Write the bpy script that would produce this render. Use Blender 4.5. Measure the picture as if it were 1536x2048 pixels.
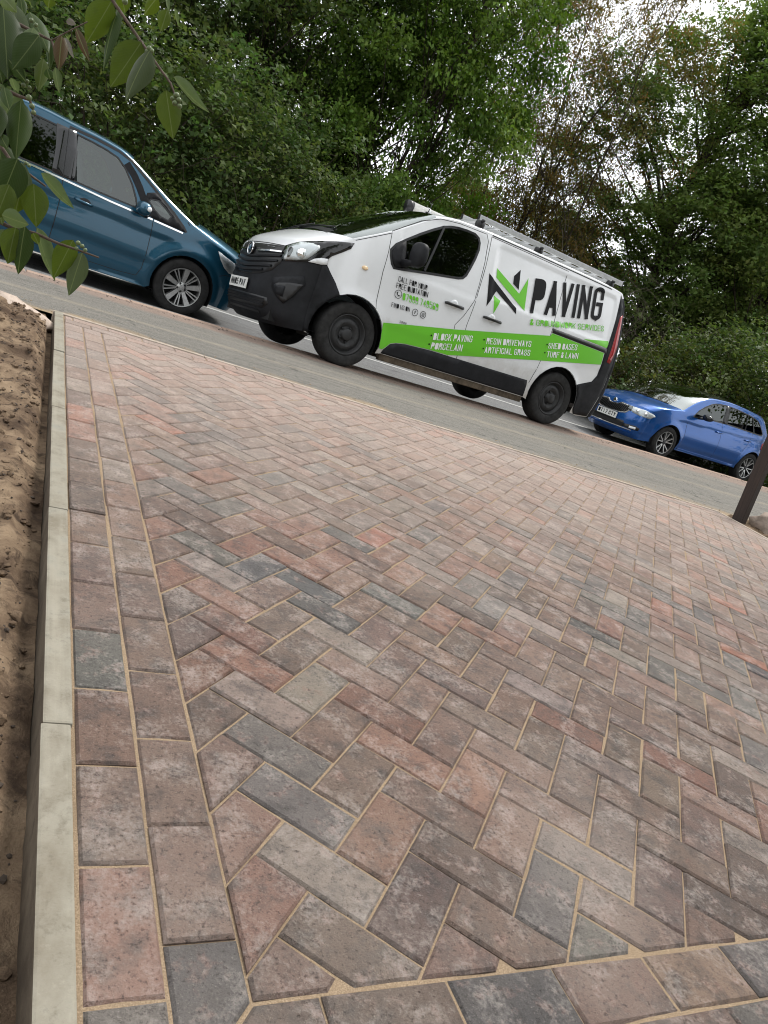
import bpy, bmesh, math, random
import numpy as np
from mathutils import Vector, Matrix, geometry
from mathutils.bvhtree import BVHTree

for o in list(bpy.data.objects):
    bpy.data.objects.remove(o, do_unlink=True)
scene = bpy.context.scene
COL = scene.collection
rnd = random.Random(11)
R = math.radians

# ------------------------------------------------------------------ camera
YAW, PITCH, ROLL = 0.514136, 0.285110, 0.380034
CAM = Vector((-0.21023, -0.92618, 0.86653))
FPX = 1480.79                       # focal length in pixels of a 1536 x 2048 picture
fwd = Vector((math.sin(YAW) * math.cos(PITCH), math.cos(YAW) * math.cos(PITCH), -math.sin(PITCH)))
r0 = Vector((math.cos(YAW), -math.sin(YAW), 0.0))
u0 = r0.cross(fwd)
cam_r = math.cos(ROLL) * r0 + math.sin(ROLL) * u0
cam_u = -math.sin(ROLL) * r0 + math.cos(ROLL) * u0
cd = bpy.data.cameras.new('camera')
cam = bpy.data.objects.new('camera', cd)
COL.objects.link(cam)
m3 = Matrix((cam_r, cam_u, -fwd)).transposed()
cam.matrix_world = Matrix.Translation(CAM) @ m3.to_4x4()
cd.sensor_fit = 'VERTICAL'
cd.sensor_height = 24.0
cd.lens = FPX / 2048.0 * 24.0
cd.clip_start = 0.02
cd.clip_end = 2000
scene.camera = cam

# ------------------------------------------------------------------ sky, sun, exposure
SUN_EL, SUN_AZ = R(56), R(55)       # azimuth measured clockwise from +Y
world = bpy.data.worlds.new('World')
scene.world = world
world.use_nodes = True
wn = world.node_tree.nodes
wl = world.node_tree.links
wn.clear()
sky = wn.new('ShaderNodeTexSky')
sky.sky_type = 'NISHITA'
sky.sun_disc = False
sky.sun_elevation = SUN_EL
sky.sun_rotation = SUN_AZ
sky.air_density = 1.0
sky.dust_density = 4.0
sky.ozone_density = 1.0
# an overcast day: cloud spreads the light, so the clear-sky colour is mostly washed out
hsv = wn.new('ShaderNodeHueSaturation')
hsv.inputs['Saturation'].default_value = 0.12
wl.new(sky.outputs[0], hsv.inputs['Color'])
mixw = wn.new('ShaderNodeMixRGB')
mixw.inputs['Fac'].default_value = 0.72
mixw.inputs['Color2'].default_value = (9.6, 9.9, 10.2, 1)
wl.new(hsv.outputs[0], mixw.inputs['Color1'])
bg = wn.new('ShaderNodeBackground')
bg.inputs['Strength'].default_value = 0.105
wl.new(mixw.outputs[0], bg.inputs['Color'])
wo = wn.new('ShaderNodeOutputWorld')
wl.new(bg.outputs[0], wo.inputs['Surface'])

sd = bpy.data.lights.new('sun', 'SUN')
sd.energy = 1.5
sd.angle = R(14)
sd.color = (1.0, 0.96, 0.9)
sun = bpy.data.objects.new('sun', sd)
COL.objects.link(sun)
sdir = Vector((math.sin(SUN_AZ) * math.cos(SUN_EL), math.cos(SUN_AZ) * math.cos(SUN_EL), math.sin(SUN_EL)))
sun.rotation_euler = sdir.to_track_quat('Z', 'Y').to_euler()
sun.location = (0, 0, 30)

vs = scene.view_settings
vs.view_transform = 'Standard'
vs.look = 'None'
vs.exposure = 0.88
vs.gamma = 1.0
vs.use_curve_mapping = False
scene.cycles.max_bounces = 5
scene.cycles.diffuse_bounces = 3
scene.cycles.glossy_bounces = 3
scene.cycles.transparent_max_bounces = 8
scene.cycles.use_denoising = True
scene.cycles.filter_width = 1.05

# ------------------------------------------------------------------ helpers
def tag(o, label=None, cat=None, group=None, kind=None):
    if label: o['label'] = label
    if cat: o['category'] = cat
    if group: o['group'] = group
    if kind: o['kind'] = kind
    return o

def empty(name, loc=(0, 0, 0), rot=None):
    o = bpy.data.objects.new(name, None)
    o.empty_display_size = 0.1
    COL.objects.link(o)
    o.location = loc
    if rot is not None: o.rotation_euler = rot
    return o

def mesh_obj(name, verts, faces, mat=None, parent=None, smooth=False):
    me = bpy.data.meshes.new(name)
    me.from_pydata([tuple(v) for v in verts], [], [tuple(f) for f in faces])
    me.update()
    if smooth:
        me.polygons.foreach_set('use_smooth', [True] * len(me.polygons))
    if mat: me.materials.append(mat)
    o = bpy.data.objects.new(name, me)
    COL.objects.link(o)
    if parent: o.parent = parent
    return o

def bm_obj(name, bm, mat=None, parent=None, smooth=False):
    me = bpy.data.meshes.new(name)
    bm.to_mesh(me)
    bm.free()
    if smooth:
        me.polygons.foreach_set('use_smooth', [True] * len(me.polygons))
    if mat: me.materials.append(mat)
    o = bpy.data.objects.new(name, me)
    COL.objects.link(o)
    if parent: o.parent = parent
    return o

def bm_box(bm, c, s, rot=None, bev=0.0):
    mt = Matrix.Translation(c)
    if rot is not None: mt = mt @ rot.to_4x4()
    mt = mt @ Matrix.Diagonal((s[0], s[1], s[2], 1))
    g = bmesh.ops.create_cube(bm, size=1.0, matrix=mt)
    if bev:
        es = {e for v in g['verts'] for e in v.link_edges}
        bmesh.ops.bevel(bm, geom=list(es), offset=bev, segments=2, affect='EDGES', profile=0.6)

def box(name, c, s, mat, parent=None, rot=None, bev=0.0):
    bm = bmesh.new()
    bm_box(bm, c, s, rot, bev)
    return bm_obj(name, bm, mat, parent, smooth=False)

def tube_geo(V, F, pts, rads, n=8, cap=True):
    """append a tapered tube to the lists V, F"""
    b = len(V)
    pts = [Vector(p) for p in pts]
    up = Vector((0.31, 0.17, 0.93))
    for i, p in enumerate(pts):
        t = (pts[min(i + 1, len(pts) - 1)] - pts[max(i - 1, 0)])
        t = t.normalized() if t.length > 1e-9 else Vector((0, 0, 1))
        a = t.cross(up)
        if a.length < 1e-3: a = t.cross(Vector((1, 0, 0)))
        a.normalize()
        c = t.cross(a)
        for k in range(n):
            w = 2 * math.pi * k / n
            V.append(p + (a * math.cos(w) + c * math.sin(w)) * rads[i])
    for i in range(len(pts) - 1):
        for k in range(n):
            k2 = (k + 1) % n
            F.append((b + i * n + k, b + i * n + k2, b + (i + 1) * n + k2, b + (i + 1) * n + k))
    if cap:
        F.append(tuple(b + k for k in reversed(range(n))))
        e = b + (len(pts) - 1) * n
        F.append(tuple(e + k for k in range(n)))

def tube(name, pts, rads, mat, parent=None, n=8):
    V, F = [], []
    if not hasattr(rads, '__len__'): rads = [rads] * len(pts)
    tube_geo(V, F, pts, rads, n)
    return mesh_obj(name, V, F, mat, parent, True)

# ------------------------------------------------------------------ materials
def new_mat(name):
    m = bpy.data.materials.new(name)
    m.use_nodes = True
    nt = m.node_tree
    b = nt.nodes['Principled BSDF']
    return m, nt, b

def N(nt, t, **kw):
    n = nt.nodes.new(t)
    for k, v in kw.items():
        if k in n.inputs.keys() if not isinstance(k, int) else False:
            n.inputs[k].default_value = v
        else:
            setattr(n, k, v)
    return n

def noise(nt, vec, scale, detail=4, rough=0.55, dist=0.0):
    n = nt.nodes.new('ShaderNodeTexNoise')
    n.inputs['Scale'].default_value = scale
    n.inputs['Detail'].default_value = detail
    n.inputs['Roughness'].default_value = rough
    n.inputs['Distortion'].default_value = dist
    if vec is not None: nt.links.new(vec, n.inputs['Vector'])
    return n.outputs['Fac']

def ramp(nt, fac, stops):
    n = nt.nodes.new('ShaderNodeValToRGB')
    cr = n.color_ramp
    while len(cr.elements) < len(stops): cr.elements.new(0.5)
    for e, (p, c) in zip(cr.elements, stops):
        e.position = p
        e.color = (c[0], c[1], c[2], 1) if hasattr(c, '__len__') else (c, c, c, 1)
    nt.links.new(fac, n.inputs['Fac'])
    return n.outputs['Color']

def mix(nt, a, b, fac, mode='MIX'):
    n = nt.nodes.new('ShaderNodeMixRGB')
    n.blend_type = mode
    for s, v in (('Color1', a), ('Color2', b), ('Fac', fac)):
        if hasattr(v, 'is_linked'): nt.links.new(v, n.inputs[s])
        elif s == 'Fac': n.inputs[s].default_value = v
        else: n.inputs[s].default_value = (v[0], v[1], v[2], 1)
    return n.outputs[0]

def math_n(nt, op, a, b=0.0):
    n = nt.nodes.new('ShaderNodeMath')
    n.operation = op
    for i, v in ((0, a), (1, b)):
        if hasattr(v, 'is_linked'): nt.links.new(v, n.inputs[i])
        else: n.inputs[i].default_value = v
    return n.outputs[0]

def bump(nt, b, h, strength, dist=0.01):
    n = nt.nodes.new('ShaderNodeBump')
    n.inputs['Strength'].default_value = strength
    n.inputs['Distance'].default_value = dist
    nt.links.new(h, n.inputs['Height'])
    nt.links.new(n.outputs[0], b.inputs['Normal'])

def pos(nt):
    return nt.nodes.new('ShaderNodeNewGeometry').outputs['Position']

def objco(nt):
    return nt.nodes.new('ShaderNodeTexCoord').outputs['Object']

def scaled(nt, vec, s, rotz=0.0):
    n = nt.nodes.new('ShaderNodeMapping')
    n.inputs['Scale'].default_value = s
    n.inputs['Rotation'].default_value = (0, 0, rotz)
    nt.links.new(vec, n.inputs['Vector'])
    return n.outputs[0]

def simple(name, col, rough=0.5, metal=0.0, spec=0.5, coat=0.0, vary=0.0, vscale=8.0, bmp=0.0, bscale=200.0):
    m, nt, b = new_mat(name)
    b.inputs['Roughness'].default_value = rough
    b.inputs['Metallic'].default_value = metal
    b.inputs['Specular IOR Level'].default_value = spec
    b.inputs['Coat Weight'].default_value = coat
    b.inputs['Coat Roughness'].default_value = 0.03
    b.inputs['Base Color'].default_value = (col[0], col[1], col[2], 1)
    if vary:
        oc = objco(nt)
        f = noise(nt, oc, vscale, 6, 0.65)
        c = ramp(nt, f, [(0.3, [x * (1 - vary) for x in col]), (0.7, [min(1, x * (1 + vary)) for x in col])])
        nt.links.new(c, b.inputs['Base Color'])
        r = ramp(nt, f, [(0.3, min(1, rough * (1 + vary * .6))), (0.7, rough * (1 - vary * .3))])
        nt.links.new(r, b.inputs['Roughness'])
    if bmp:
        oc = objco(nt)
        bump(nt, b, noise(nt, oc, bscale, 3), bmp, 0.002)
    return m
# ------------------------------------------------------------------ ground materials
def tarmac_mat(name, base, streak, sand):
    m, nt, b = new_mat(name)
    p = pos(nt)
    grit = noise(nt, p, 95, 8, 0.88)
    mid = noise(nt, p, 7, 5, 0.6)
    st = noise(nt, scaled(nt, p, (0.22, 3.4, 1), R(-4.5)), 1.0, 5, 0.6, 0.4)
    c = ramp(nt, grit, [(0.32, [x * 0.35 for x in base]), (0.5, base), (0.66, [x * 2.6 for x in base])])
    c = mix(nt, c, [x * 1.5 for x in base], ramp(nt, mid, [(0.4, 0), (0.75, 0.6)]))
    c = mix(nt, c, streak, ramp(nt, st, [(0.50, 0), (0.62, 0.45)]))
    st2 = noise(nt, scaled(nt, p, (0.35, 6.5, 1), R(-4.5)), 1.3, 4, 0.6, 0.3)
    c = mix(nt, c, [x * 0.55 for x in base], ramp(nt, st2, [(0.56, 0), (0.66, 0.6)]))
    if sand:
        sep = nt.nodes.new('ShaderNodeSeparateXYZ')
        nt.links.new(p, sep.inputs[0])
        y = sep.outputs['Y']
        # jointing sand and stone dust swept over the edge of the new paving, and dust along the kerb
        w1 = noise(nt, scaled(nt, p, (0.9, 1.2, 1)), 1.6, 5, 0.65, 0.6)
        d = math_n(nt, 'ADD', y, math_n(nt, 'MULTIPLY', w1, -1.15))
        f = ramp(nt, math_n(nt, 'MULTIPLY', math_n(nt, 'SUBTRACT', d, 3.0), 1.0), [(0.34, 0.95), (0.66, 0.0)])
        c = mix(nt, c, (0.32, 0.225, 0.125), f)
        x = sep.outputs['X']
        dk = math_n(nt, 'SUBTRACT', y, math_n(nt, 'MULTIPLY', x, 0.075))
        dk = math_n(nt, 'ADD', dk, math_n(nt, 'MULTIPLY', math_n(nt, 'SUBTRACT', w1, 0.5), 0.35))
        f2 = ramp(nt, math_n(nt, 'MULTIPLY', math_n(nt, 'SUBTRACT', dk, 5.75), 1.0), [(0.28, 0), (0.44, 0.8), (0.75, 0.85)])
        c = mix(nt, c, (0.235, 0.165, 0.13), f2)
        # a swept band of pale dust half way across
        f3 = ramp(nt, math_n(nt, 'SUBTRACT', dk, 4.75), [(0.15, 0), (0.27, 0.65), (0.36, 0.0)])
        c = mix(nt, c, (0.26, 0.225, 0.17), f3)
    agg = noise(nt, p, 38, 6, 0.8)
    c = mix(nt, c, [x * 0.4 for x in base], ramp(nt, agg, [(0.36, 0.5), (0.48, 0)]))
    c = mix(nt, c, [x * 2.4 for x in base], ramp(nt, agg, [(0.54, 0), (0.68, 0.4)]))
    vo = nt.nodes.new('ShaderNodeTexVoronoi')
    vo.feature = 'DISTANCE_TO_EDGE'
    vo.inputs['Scale'].default_value = 0.8
    wob = nt.nodes.new('ShaderNodeVectorMath')
    wob.operation = 'ADD'
    nz = nt.nodes.new('ShaderNodeTexNoise')
    nz.inputs['Scale'].default_value = 3.0
    nt.links.new(p, nz.inputs['Vector'])
    nt.links.new(p, wob.inputs[0])
    nt.links.new(nz.outputs['Color'], wob.inputs[1])
    nt.links.new(wob.outputs[0], vo.inputs['Vector'])
    crack = math_n(nt, 'MULTIPLY', ramp(nt, vo.outputs['Distance'], [(0.004, 0.8), (0.014, 0.0)]), ramp(nt, mid, [(0.45, 0), (0.6, 1)]))
    c = mix(nt, c, [x * 0.25 for x in base], crack)
    c = mix(nt, c, [x * 0.3 for x in base], ramp(nt, grit, [(0.36, 0.6), (0.47, 0)]))
    c = mix(nt, c, [x * 2.8 for x in base], ramp(nt, grit, [(0.56, 0), (0.68, 0.5)]))
    nt.links.new(c, b.inputs['Base Color'])
    b.inputs['Roughness'].default_value = 0.85
    b.inputs['Specular IOR Level'].default_value = 0.3
    bump(nt, b, grit, 0.7, 0.008)
    return m

M_FOOT = tarmac_mat('footway_tarmac', (0.125, 0.117, 0.102), (0.215, 0.19, 0.155), True)
M_ROAD = tarmac_mat('road_tarmac', (0.13, 0.13, 0.13), (0.19, 0.185, 0.175), False)

def kerb_mat(name, c0, c1, c2):
    m, nt, b = new_mat(name)
    p = pos(nt)
    a = noise(nt, p, 9, 6, 0.65)
    g = noise(nt, p, 240, 5, 0.8)
    st = noise(nt, scaled(nt, p, (30, 1.2, 10)), 1.0, 4, 0.6)
    c = ramp(nt, a, [(0.32, c0), (0.55, c1), (0.75, c2)])
    sp_ = noise(nt, p, 34, 8, 0.78)
    c = mix(nt, c, [x * 0.6 for x in c0], ramp(nt, sp_, [(0.30, 0.65), (0.47, 0)]))
    c = mix(nt, c, [min(1, x * 1.3) for x in c1], ramp(nt, sp_, [(0.56, 0), (0.70, 0.5)]))
    c = mix(nt, c, [x * 1.25 for x in c1], ramp(nt, st, [(0.5, 0), (0.7, 0.5)]))
    c = mix(nt, c, [x * 0.55 for x in c0], ramp(nt, g, [(0.6, 0), (0.8, 0.55)]))
    nt.links.new(c, b.inputs['Base Color'])
    b.inputs['Roughness'].default_value = 0.9
    b.inputs['Specular IOR Level'].default_value = 0.2
    bump(nt, b, g, 0.35, 0.003)
    return m
M_EDGING = kerb_mat('edging_concrete', (0.175, 0.152, 0.115), (0.25, 0.23, 0.185), (0.205, 0.20, 0.17))
M_EDGSIDE = kerb_mat('shaded_earthy_concrete', (0.065, 0.050, 0.036), (0.11, 0.088, 0.064), (0.15, 0.122, 0.09))
M_EDGE_FAR = kerb_mat('far_edging_concrete', (0.27, 0.22, 0.17), (0.36, 0.30, 0.25), (0.32, 0.27, 0.22))
M_KERB = kerb_mat('kerb_concrete', (0.24, 0.17, 0.135), (0.31, 0.225, 0.175), (0.27, 0.22, 0.18))

def sand_mat():
    m, nt, b = new_mat('jointing_sand')
    p = pos(nt)
    g = noise(nt, p, 420, 3, 0.7)
    a = noise(nt, p, 14, 4)
    c = ramp(nt, g, [(0.3, (0.18, 0.13, 0.085)), (0.55, (0.29, 0.215, 0.142)), (0.75, (0.40, 0.31, 0.215))])
    c = mix(nt, c, (0.20, 0.145, 0.095), ramp(nt, a, [(0.5, 0), (0.7, 0.55)]))
    nt.links.new(c, b.inputs['Base Color'])
    b.inputs['Roughness'].default_value = 0.95
    b.inputs['Specular IOR Level'].default_value = 0.1
    bump(nt, b, g, 0.6, 0.003)
    return m
M_SAND = sand_mat()

def paver_mat():
    m, nt, b = new_mat('brindle_concrete_paver')
    at = nt.nodes.new('ShaderNodeAttribute')
    at.attribute_name = 'tint'
    tint = at.outputs['Color']
    geo = pos(nt)
    # every block is cast separately: shift the pattern by a per-block number
    vm_ = nt.nodes.new('ShaderNodeVectorMath')
    vm_.operation = 'MULTIPLY_ADD'
    cb = nt.nodes.new('ShaderNodeCombineXYZ')
    for k in range(3): nt.links.new(at.outputs['Alpha'], cb.inputs[k])
    nt.links.new(cb.outputs[0], vm_.inputs[0])
    vm_.inputs[1].default_value = (61.0, 43.0, 29.0)
    nt.links.new(geo, vm_.inputs[2])
    p = vm_.outputs[0]
    n1 = noise(nt, p, 20, 9, 0.70)
    n2 = noise(nt, p, 26, 9, 0.72)
    n3 = noise(nt, p, 13, 9, 0.72)
    gr = noise(nt, p, 330, 4, 0.75)
    gr2 = noise(nt, p, 120, 5, 0.72)
    wash = noise(nt, geo, 1.6, 5, 0.6)
    c = mix(nt, tint, (0.052, 0.047, 0.045), ramp(nt, n1, [(0.47, 0), (0.65, 0.68)]))
    c = mix(nt, c, (0.235, 0.100, 0.074), ramp(nt, n2, [(0.54, 0), (0.72, 0.45)]))
    film = math_n(nt, 'MULTIPLY', n3, math_n(nt, 'ADD', gr2, 0.55))
    c = mix(nt, c, (0.40, 0.36, 0.33), ramp(nt, film, [(0.53, 0), (0.74, 0.46)]))
    # dry dust and jointing sand swept over the surface in places
    c = mix(nt, c, (0.34, 0.295, 0.255), ramp(nt, wash, [(0.48, 0.0), (0.74, 0.34)]))
    # paler towards the road end: grazing sheen painted in, along with some dust
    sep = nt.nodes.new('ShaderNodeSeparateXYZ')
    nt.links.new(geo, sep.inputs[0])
    dust_sheen = ramp(nt, math_n(nt, 'ADD', math_n(nt, 'MULTIPLY', sep.outputs['Y'], 0.2), math_n(nt, 'MULTIPLY', n3, 0.5)), [(0.40, 0.0), (0.92, 0.46)])
    c = mix(nt, c, (0.45, 0.355, 0.30), dust_sheen)
    c = mix(nt, c, (0.034, 0.028, 0.026), ramp(nt, gr, [(0.20, 0.75), (0.42, 0.0)]))
    c = mix(nt, c, (0.034, 0.028, 0.026), ramp(nt, gr2, [(0.30, 0.8), (0.45, 0.0)]))
    c = mix(nt, c, (0.43, 0.38, 0.33), ramp(nt, gr, [(0.58, 0.0), (0.76, 0.5)]))
    nt.links.new(c, b.inputs['Base Color'])
    b.inputs['Roughness'].default_value = 0.85
    b.inputs['Specular IOR Level'].default_value = 0.3
    vo = nt.nodes.new('ShaderNodeTexVoronoi')
    vo.inputs['Scale'].default_value = 95
    nt.links.new(p, vo.inputs['Vector'])
    pit = ramp(nt, math_n(nt, 'ADD', vo.outputs['Distance'], math_n(nt, 'MULTIPLY', gr2, 0.55)), [(0.30, 0.0), (0.44, 1.0)])
    h = math_n(nt, 'ADD', math_n(nt, 'ADD', math_n(nt, 'MULTIPLY', gr, 0.5), gr2), math_n(nt, 'MULTIPLY', pit, 0.5))
    bump(nt, b, h, 0.8, 0.006)
    return m
M_PAVER = paver_mat()

def soil_mat():
    m, nt, b = new_mat('sandy_soil')
    p = pos(nt)
    a = noise(nt, p, 4.5, 6, 0.65, 0.6)
    g = noise(nt, p, 160, 4, 0.7)
    d = noise(nt, p, 17, 6, 0.7, 0.5)
    c = ramp(nt, a, [(0.36, (0.075, 0.050, 0.034)), (0.50, (0.165, 0.115, 0.076)), (0.68, (0.30, 0.22, 0.145))])
    c = mix(nt, c, (0.052, 0.036, 0.026), ramp(nt, d, [(0.50, 0), (0.64, 0.85)]))
    c = mix(nt, c, (0.48, 0.38, 0.26), ramp(nt, g, [(0.62, 0), (0.8, 0.45)]))
    nt.links.new(c, b.inputs['Base Color'])
    b.inputs['Roughness'].default_value = 0.97
    b.inputs['Specular IOR Level'].default_value = 0.1
    bump(nt, b, math_n(nt, 'ADD', g, math_n(nt, 'MULTIPLY', d, 2.0)), 0.7, 0.008)
    return m
M_SOIL = soil_mat()
M_GRASS = simple('verge_grass', (0.045, 0.06, 0.02), 0.95, vary=0.5, vscale=3, bmp=0.6, bscale=30)
M_PAINT = simple('road_paint', (0.45, 0.45, 0.43), 0.7, vary=0.25, vscale=12)

# ------------------------------------------------------------------ ground sheets
KA = 0.075                                    # kerb line y = KY + KA * x (its road side)
KY = 6.72
def kerb_y(x): return KY + KA * x
DR_X1, DR_Y0, DR_Y1 = 5.96, -0.345, 3.90       # paved area

def road_z(x, y):
    d = y - kerb_y(x)
    z = np.interp(d, [-1, 0, 1.25, 1.7, 3.2, 9], [-0.27, -0.275, -0.335, -0.405, -0.425, -0.43])
    return float(z) + 0.006 * max(-12, min(22, x - 2.6)) * (1 if d > 0.6 else max(0, d / 0.6))

def foot_z(x, y):
    t = (y - 3.98) / max(0.3, kerb_y(x) - 0.125 - 3.98)
    t = max(0.0, min(1.0, t))
    zk = -0.153 + 0.0175 * max(-8, min(8, (x - 2.8)))
    return -0.022 * (1 - t) + zk * t

def sheet(name, xs, ys, zf, mat, kind='structure', yskew=None):
    V, F = [], []
    for x in xs:
        for y in ys:
            yy = yskew(x, y) if yskew else y
            V.append((x, yy, zf(x, yy)))
    ny = len(ys)
    for i in range(len(xs) - 1):
        for j in range(ny - 1):
            a = i * ny + j
            F.append((a, a + ny, a + ny + 1, a + 1))
    o = mesh_obj(name, V, F, mat, None, True)
    tag(o, kind=kind)
    return o

g = mesh_obj('ground', [(-900, -900, -0.60), (900, -900, -0.60), (900, 900, -0.60), (-900, 900, -0.60)], [(0, 1, 2, 3)], M_GRASS)
tag(g, kind='structure')
xs = list(np.arange(-26, 45.1, 0.5))
# road: t = 0 at the kerb, out to the far verge
ROADW = 6.9
sheet('road', xs, list(np.linspace(-0.1, ROADW, 24)), lambda x, y: road_z(x, y), M_ROAD, yskew=lambda x, t: kerb_y(x) + t)
# footway from the paving edge to the back of the kerb
sheet('pavement', xs, list(np.linspace(0, 1, 16)), foot_z, M_FOOT,
      yskew=lambda x, t: (3.95 if -0.1 <= x <= 6.2 else 3.95) * (1 - t) + (kerb_y(x) - 0.125) * t)
# far verge rises a little behind the road
def verge_z(x, y):
    d = y - kerb_y(x) - ROADW
    return road_z(x, kerb_y(x) + ROADW) + 0.10 * min(1, d / 0.12) + 0.02 * max(0, d) + 0.06 * math.sin(x * 1.3) * math.sin(d * 0.9) * min(1, d)
sheet('verge', xs, [0, 0.12, 0.5, 1, 1.5, 2, 3, 4, 6, 9, 13, 20], verge_z, M_GRASS, yskew=lambda x, t: kerb_y(x) + ROADW + t)

# painted line on the road
V, F = [], []
for i, x in enumerate(np.arange(-14, 30.1, 0.5)):
    for dy in (3.30, 3.41):
        y = kerb_y(x) + dy
        V.append((x, y, road_z(x, y) + 0.006))
    if i: F.append((2 * i - 2, 2 * i, 2 * i + 1, 2 * i - 1))
tag(mesh_obj('road_marking', V, F, M_PAINT), kind='structure')

# kerb: laid stones with recessed joints
kerb = empty('kerb', (0, kerb_y(0), -0.2))
tag(kerb, kind='structure')
ang = math.atan(KA)
kme = None
L = 0.915
for i in range(-8, 26):
    xc = i * L + 0.2
    yc = kerb_y(xc) - 0.0625
    ztop = foot_z(xc, 99) + 0.004
    if kme is None:
        o = box('kerb_stone', (0, 0, 0), (L - 0.007, 0.125, 0.30), M_KERB, bev=0.012)
        kme = o.data
    else:
        o = bpy.data.objects.new('kerb_stone', kme)
        COL.objects.link(o)
    o.parent = kerb
    o.location = Vector((xc, yc, ztop - 0.15)) - Vector(kerb.location)
    o.rotation_euler = (0, -0.0175, ang)

# ------------------------------------------------------------------ driveway paving
PALETTE = [((0.160, 0.112, 0.090), 32), ((0.188, 0.124, 0.098), 28), ((0.215, 0.122, 0.092), 17), ((0.255, 0.115, 0.080), 5),
           ((0.092, 0.087, 0.083), 9), ((0.132, 0.120, 0.108), 12), ((0.215, 0.172, 0.146), 17), ((0.122, 0.088, 0.073), 18)]
PW = [w for _, w in PALETTE]
def pick_tint():
    c = rnd.choices([c for c, _ in PALETTE], PW)[0]
    k = rnd.uniform(0.68, 1.02)
    return tuple(min(1, x * k * rnd.uniform(0.97, 1.03)) for x in c) + (rnd.random(),)

def clip_poly(poly, n, d):
    out = []
    for i in range(len(poly)):
        a, b2 = poly[i], poly[(i + 1) % len(poly)]
        da = a[0] * n[0] + a[1] * n[1] - d
        db = b2[0] * n[0] + b2[1] * n[1] - d
        if da <= 0: out.append(a)
        if (da < 0 < db) or (db < 0 < da):
            t = da / (da - db)
            out.append((a[0] + (b2[0] - a[0]) * t, a[1] + (b2[1] - a[1]) * t))
    return out

def area(p):
    return 0.5 * sum(p[i][0] * p[(i + 1) % len(p)][1] - p[(i + 1) % len(p)][0] * p[i][1] for i in range(len(p)))

def inset(poly, d):
    out = list(poly)
    n = len(poly)
    res = list(poly)
    big = list(poly)
    for i in range(n):
        a, b2 = poly[i], poly[(i + 1) % n]
        ex, ey = b2[0] - a[0], b2[1] - a[1]
        l = math.hypot(ex, ey)
        if l < 1e-6: continue
        nx, ny = ey / l, -ex / l
        big = clip_poly(big, (nx, ny), nx * a[0] + ny * a[1] - d)
        if len(big) < 3: return []
    return big

def dedupe(p, eps=0.003):
    out = []
    for q in p:
        if not out or math.hypot(q[0] - out[-1][0], q[1] - out[-1][1]) > eps: out.append(q)
    if len(out) > 1 and math.hypot(out[0][0] - out[-1][0], out[0][1] - out[-1][1]) < eps: out.pop()
    return out

polys = []
# border courses
JX = 0.1016
def course_y(x0, x1, y0, y1, start, step=0.2016):
    y = start
    while y > y0: y -= step
    while y < y1:
        a, b2 = max(y, y0), min(y + step, y1)
        if b2 - a > 0.02: polys.append([(x0, a), (x1, a), (x1, b2), (x0, b2)])
        y += step
def course_x(y0, y1, x0, x1, start, step=0.2016):
    x = start
    while x > x0: x -= step
    while x < x1:
        a, b2 = max(x, x0), min(x + step, x1)
        if b2 - a > 0.02: polys.append([(a, y0), (b2, y0), (b2, y1), (a, y1)])
        x += step
nb = len(polys)
course_y(0.002, 0.1020, -0.60, DR_Y1 - 0.2, -0.3247)
nb = len(polys)
course_y(0.1040, 0.2048, -0.443, DR_Y1 - 0.2, -0.252)
polys[nb:] = [q for q in (clip_poly(q, (1, -1), 0.5475 - 0.002) for q in polys[nb:]) if len(q) > 2]
nb = len(polys)
course_x(-0.443, -0.3425, 0.1045, DR_X1, 0.30)
polys[nb:] = [q for q in (clip_poly(q, (-1, 1), -0.5475 - 0.002) for q in polys[nb:]) if len(q) > 2]
course_x(-0.545, -0.445, 0.107, DR_X1, 0.20)
course_x(-0.645, -0.547, 0.107, DR_X1, 0.29)
course_x(DR_Y1 - 0.0965, DR_Y1 - 0.002, 0.004, DR_X1, 0.05)
course_x(DR_Y1 - 0.198, DR_Y1 - 0.1, 0.004, DR_X1, 0.15)
course_y(DR_X1 - 0.0965, DR_X1 - 0.002, -0.345, DR_Y1 - 0.2, -0.31)
course_y(DR_X1 - 0.198, DR_X1 - 0.1, -0.345, DR_Y1 - 0.2, -0.21)
# field: 45 degree herringbone
HX0, HX1, HY0, HY1 = 0.2070, DR_X1 - 0.202, -0.3405, DR_Y1 - 0.203
s2 = math.sqrt(0.5)
OX, OY = 0.2628, 0.0334
def lat(p, q):
    return (OX + 0.1003 * (p * s2 + q * s2), OY + 0.1003 * (-p * s2 + q * s2))
for p in range(-50, 90):
    for q in range(-50, 110):
        k = (p + q) % 4
        if k == 0: pl = [lat(p, q), lat(p + 2, q), lat(p + 2, q + 1), lat(p, q + 1)]
        elif k == 2: pl = [lat(p, q), lat(p + 1, q), lat(p + 1, q + 2), lat(p, q + 2)]
        else: continue
        if max(v[0] for v in pl) < HX0 or min(v[0] for v in pl) > HX1 or max(v[1] for v in pl) < HY0 or min(v[1] for v in pl) > HY1: continue
        for n_, d_ in (((-1, 0), -HX0), ((1, 0), HX1), ((0, -1), -HY0), ((0, 1), HY1)):
            pl = clip_poly(pl, n_, d_)
            if len(pl) < 3: break
        if len(pl) < 3: continue
        if area(pl) < 0: pl.reverse()
        if area(pl) < 0.0009: continue
        polys.append(pl)

def project(v):
    d = Vector(v) - CAM
    z = d.dot(fwd)
    if z < 0.05: return None
    return (768 + d.dot(cam_r) / z * FPX, 1024 - d.dot(cam_u) / z * FPX)

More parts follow.
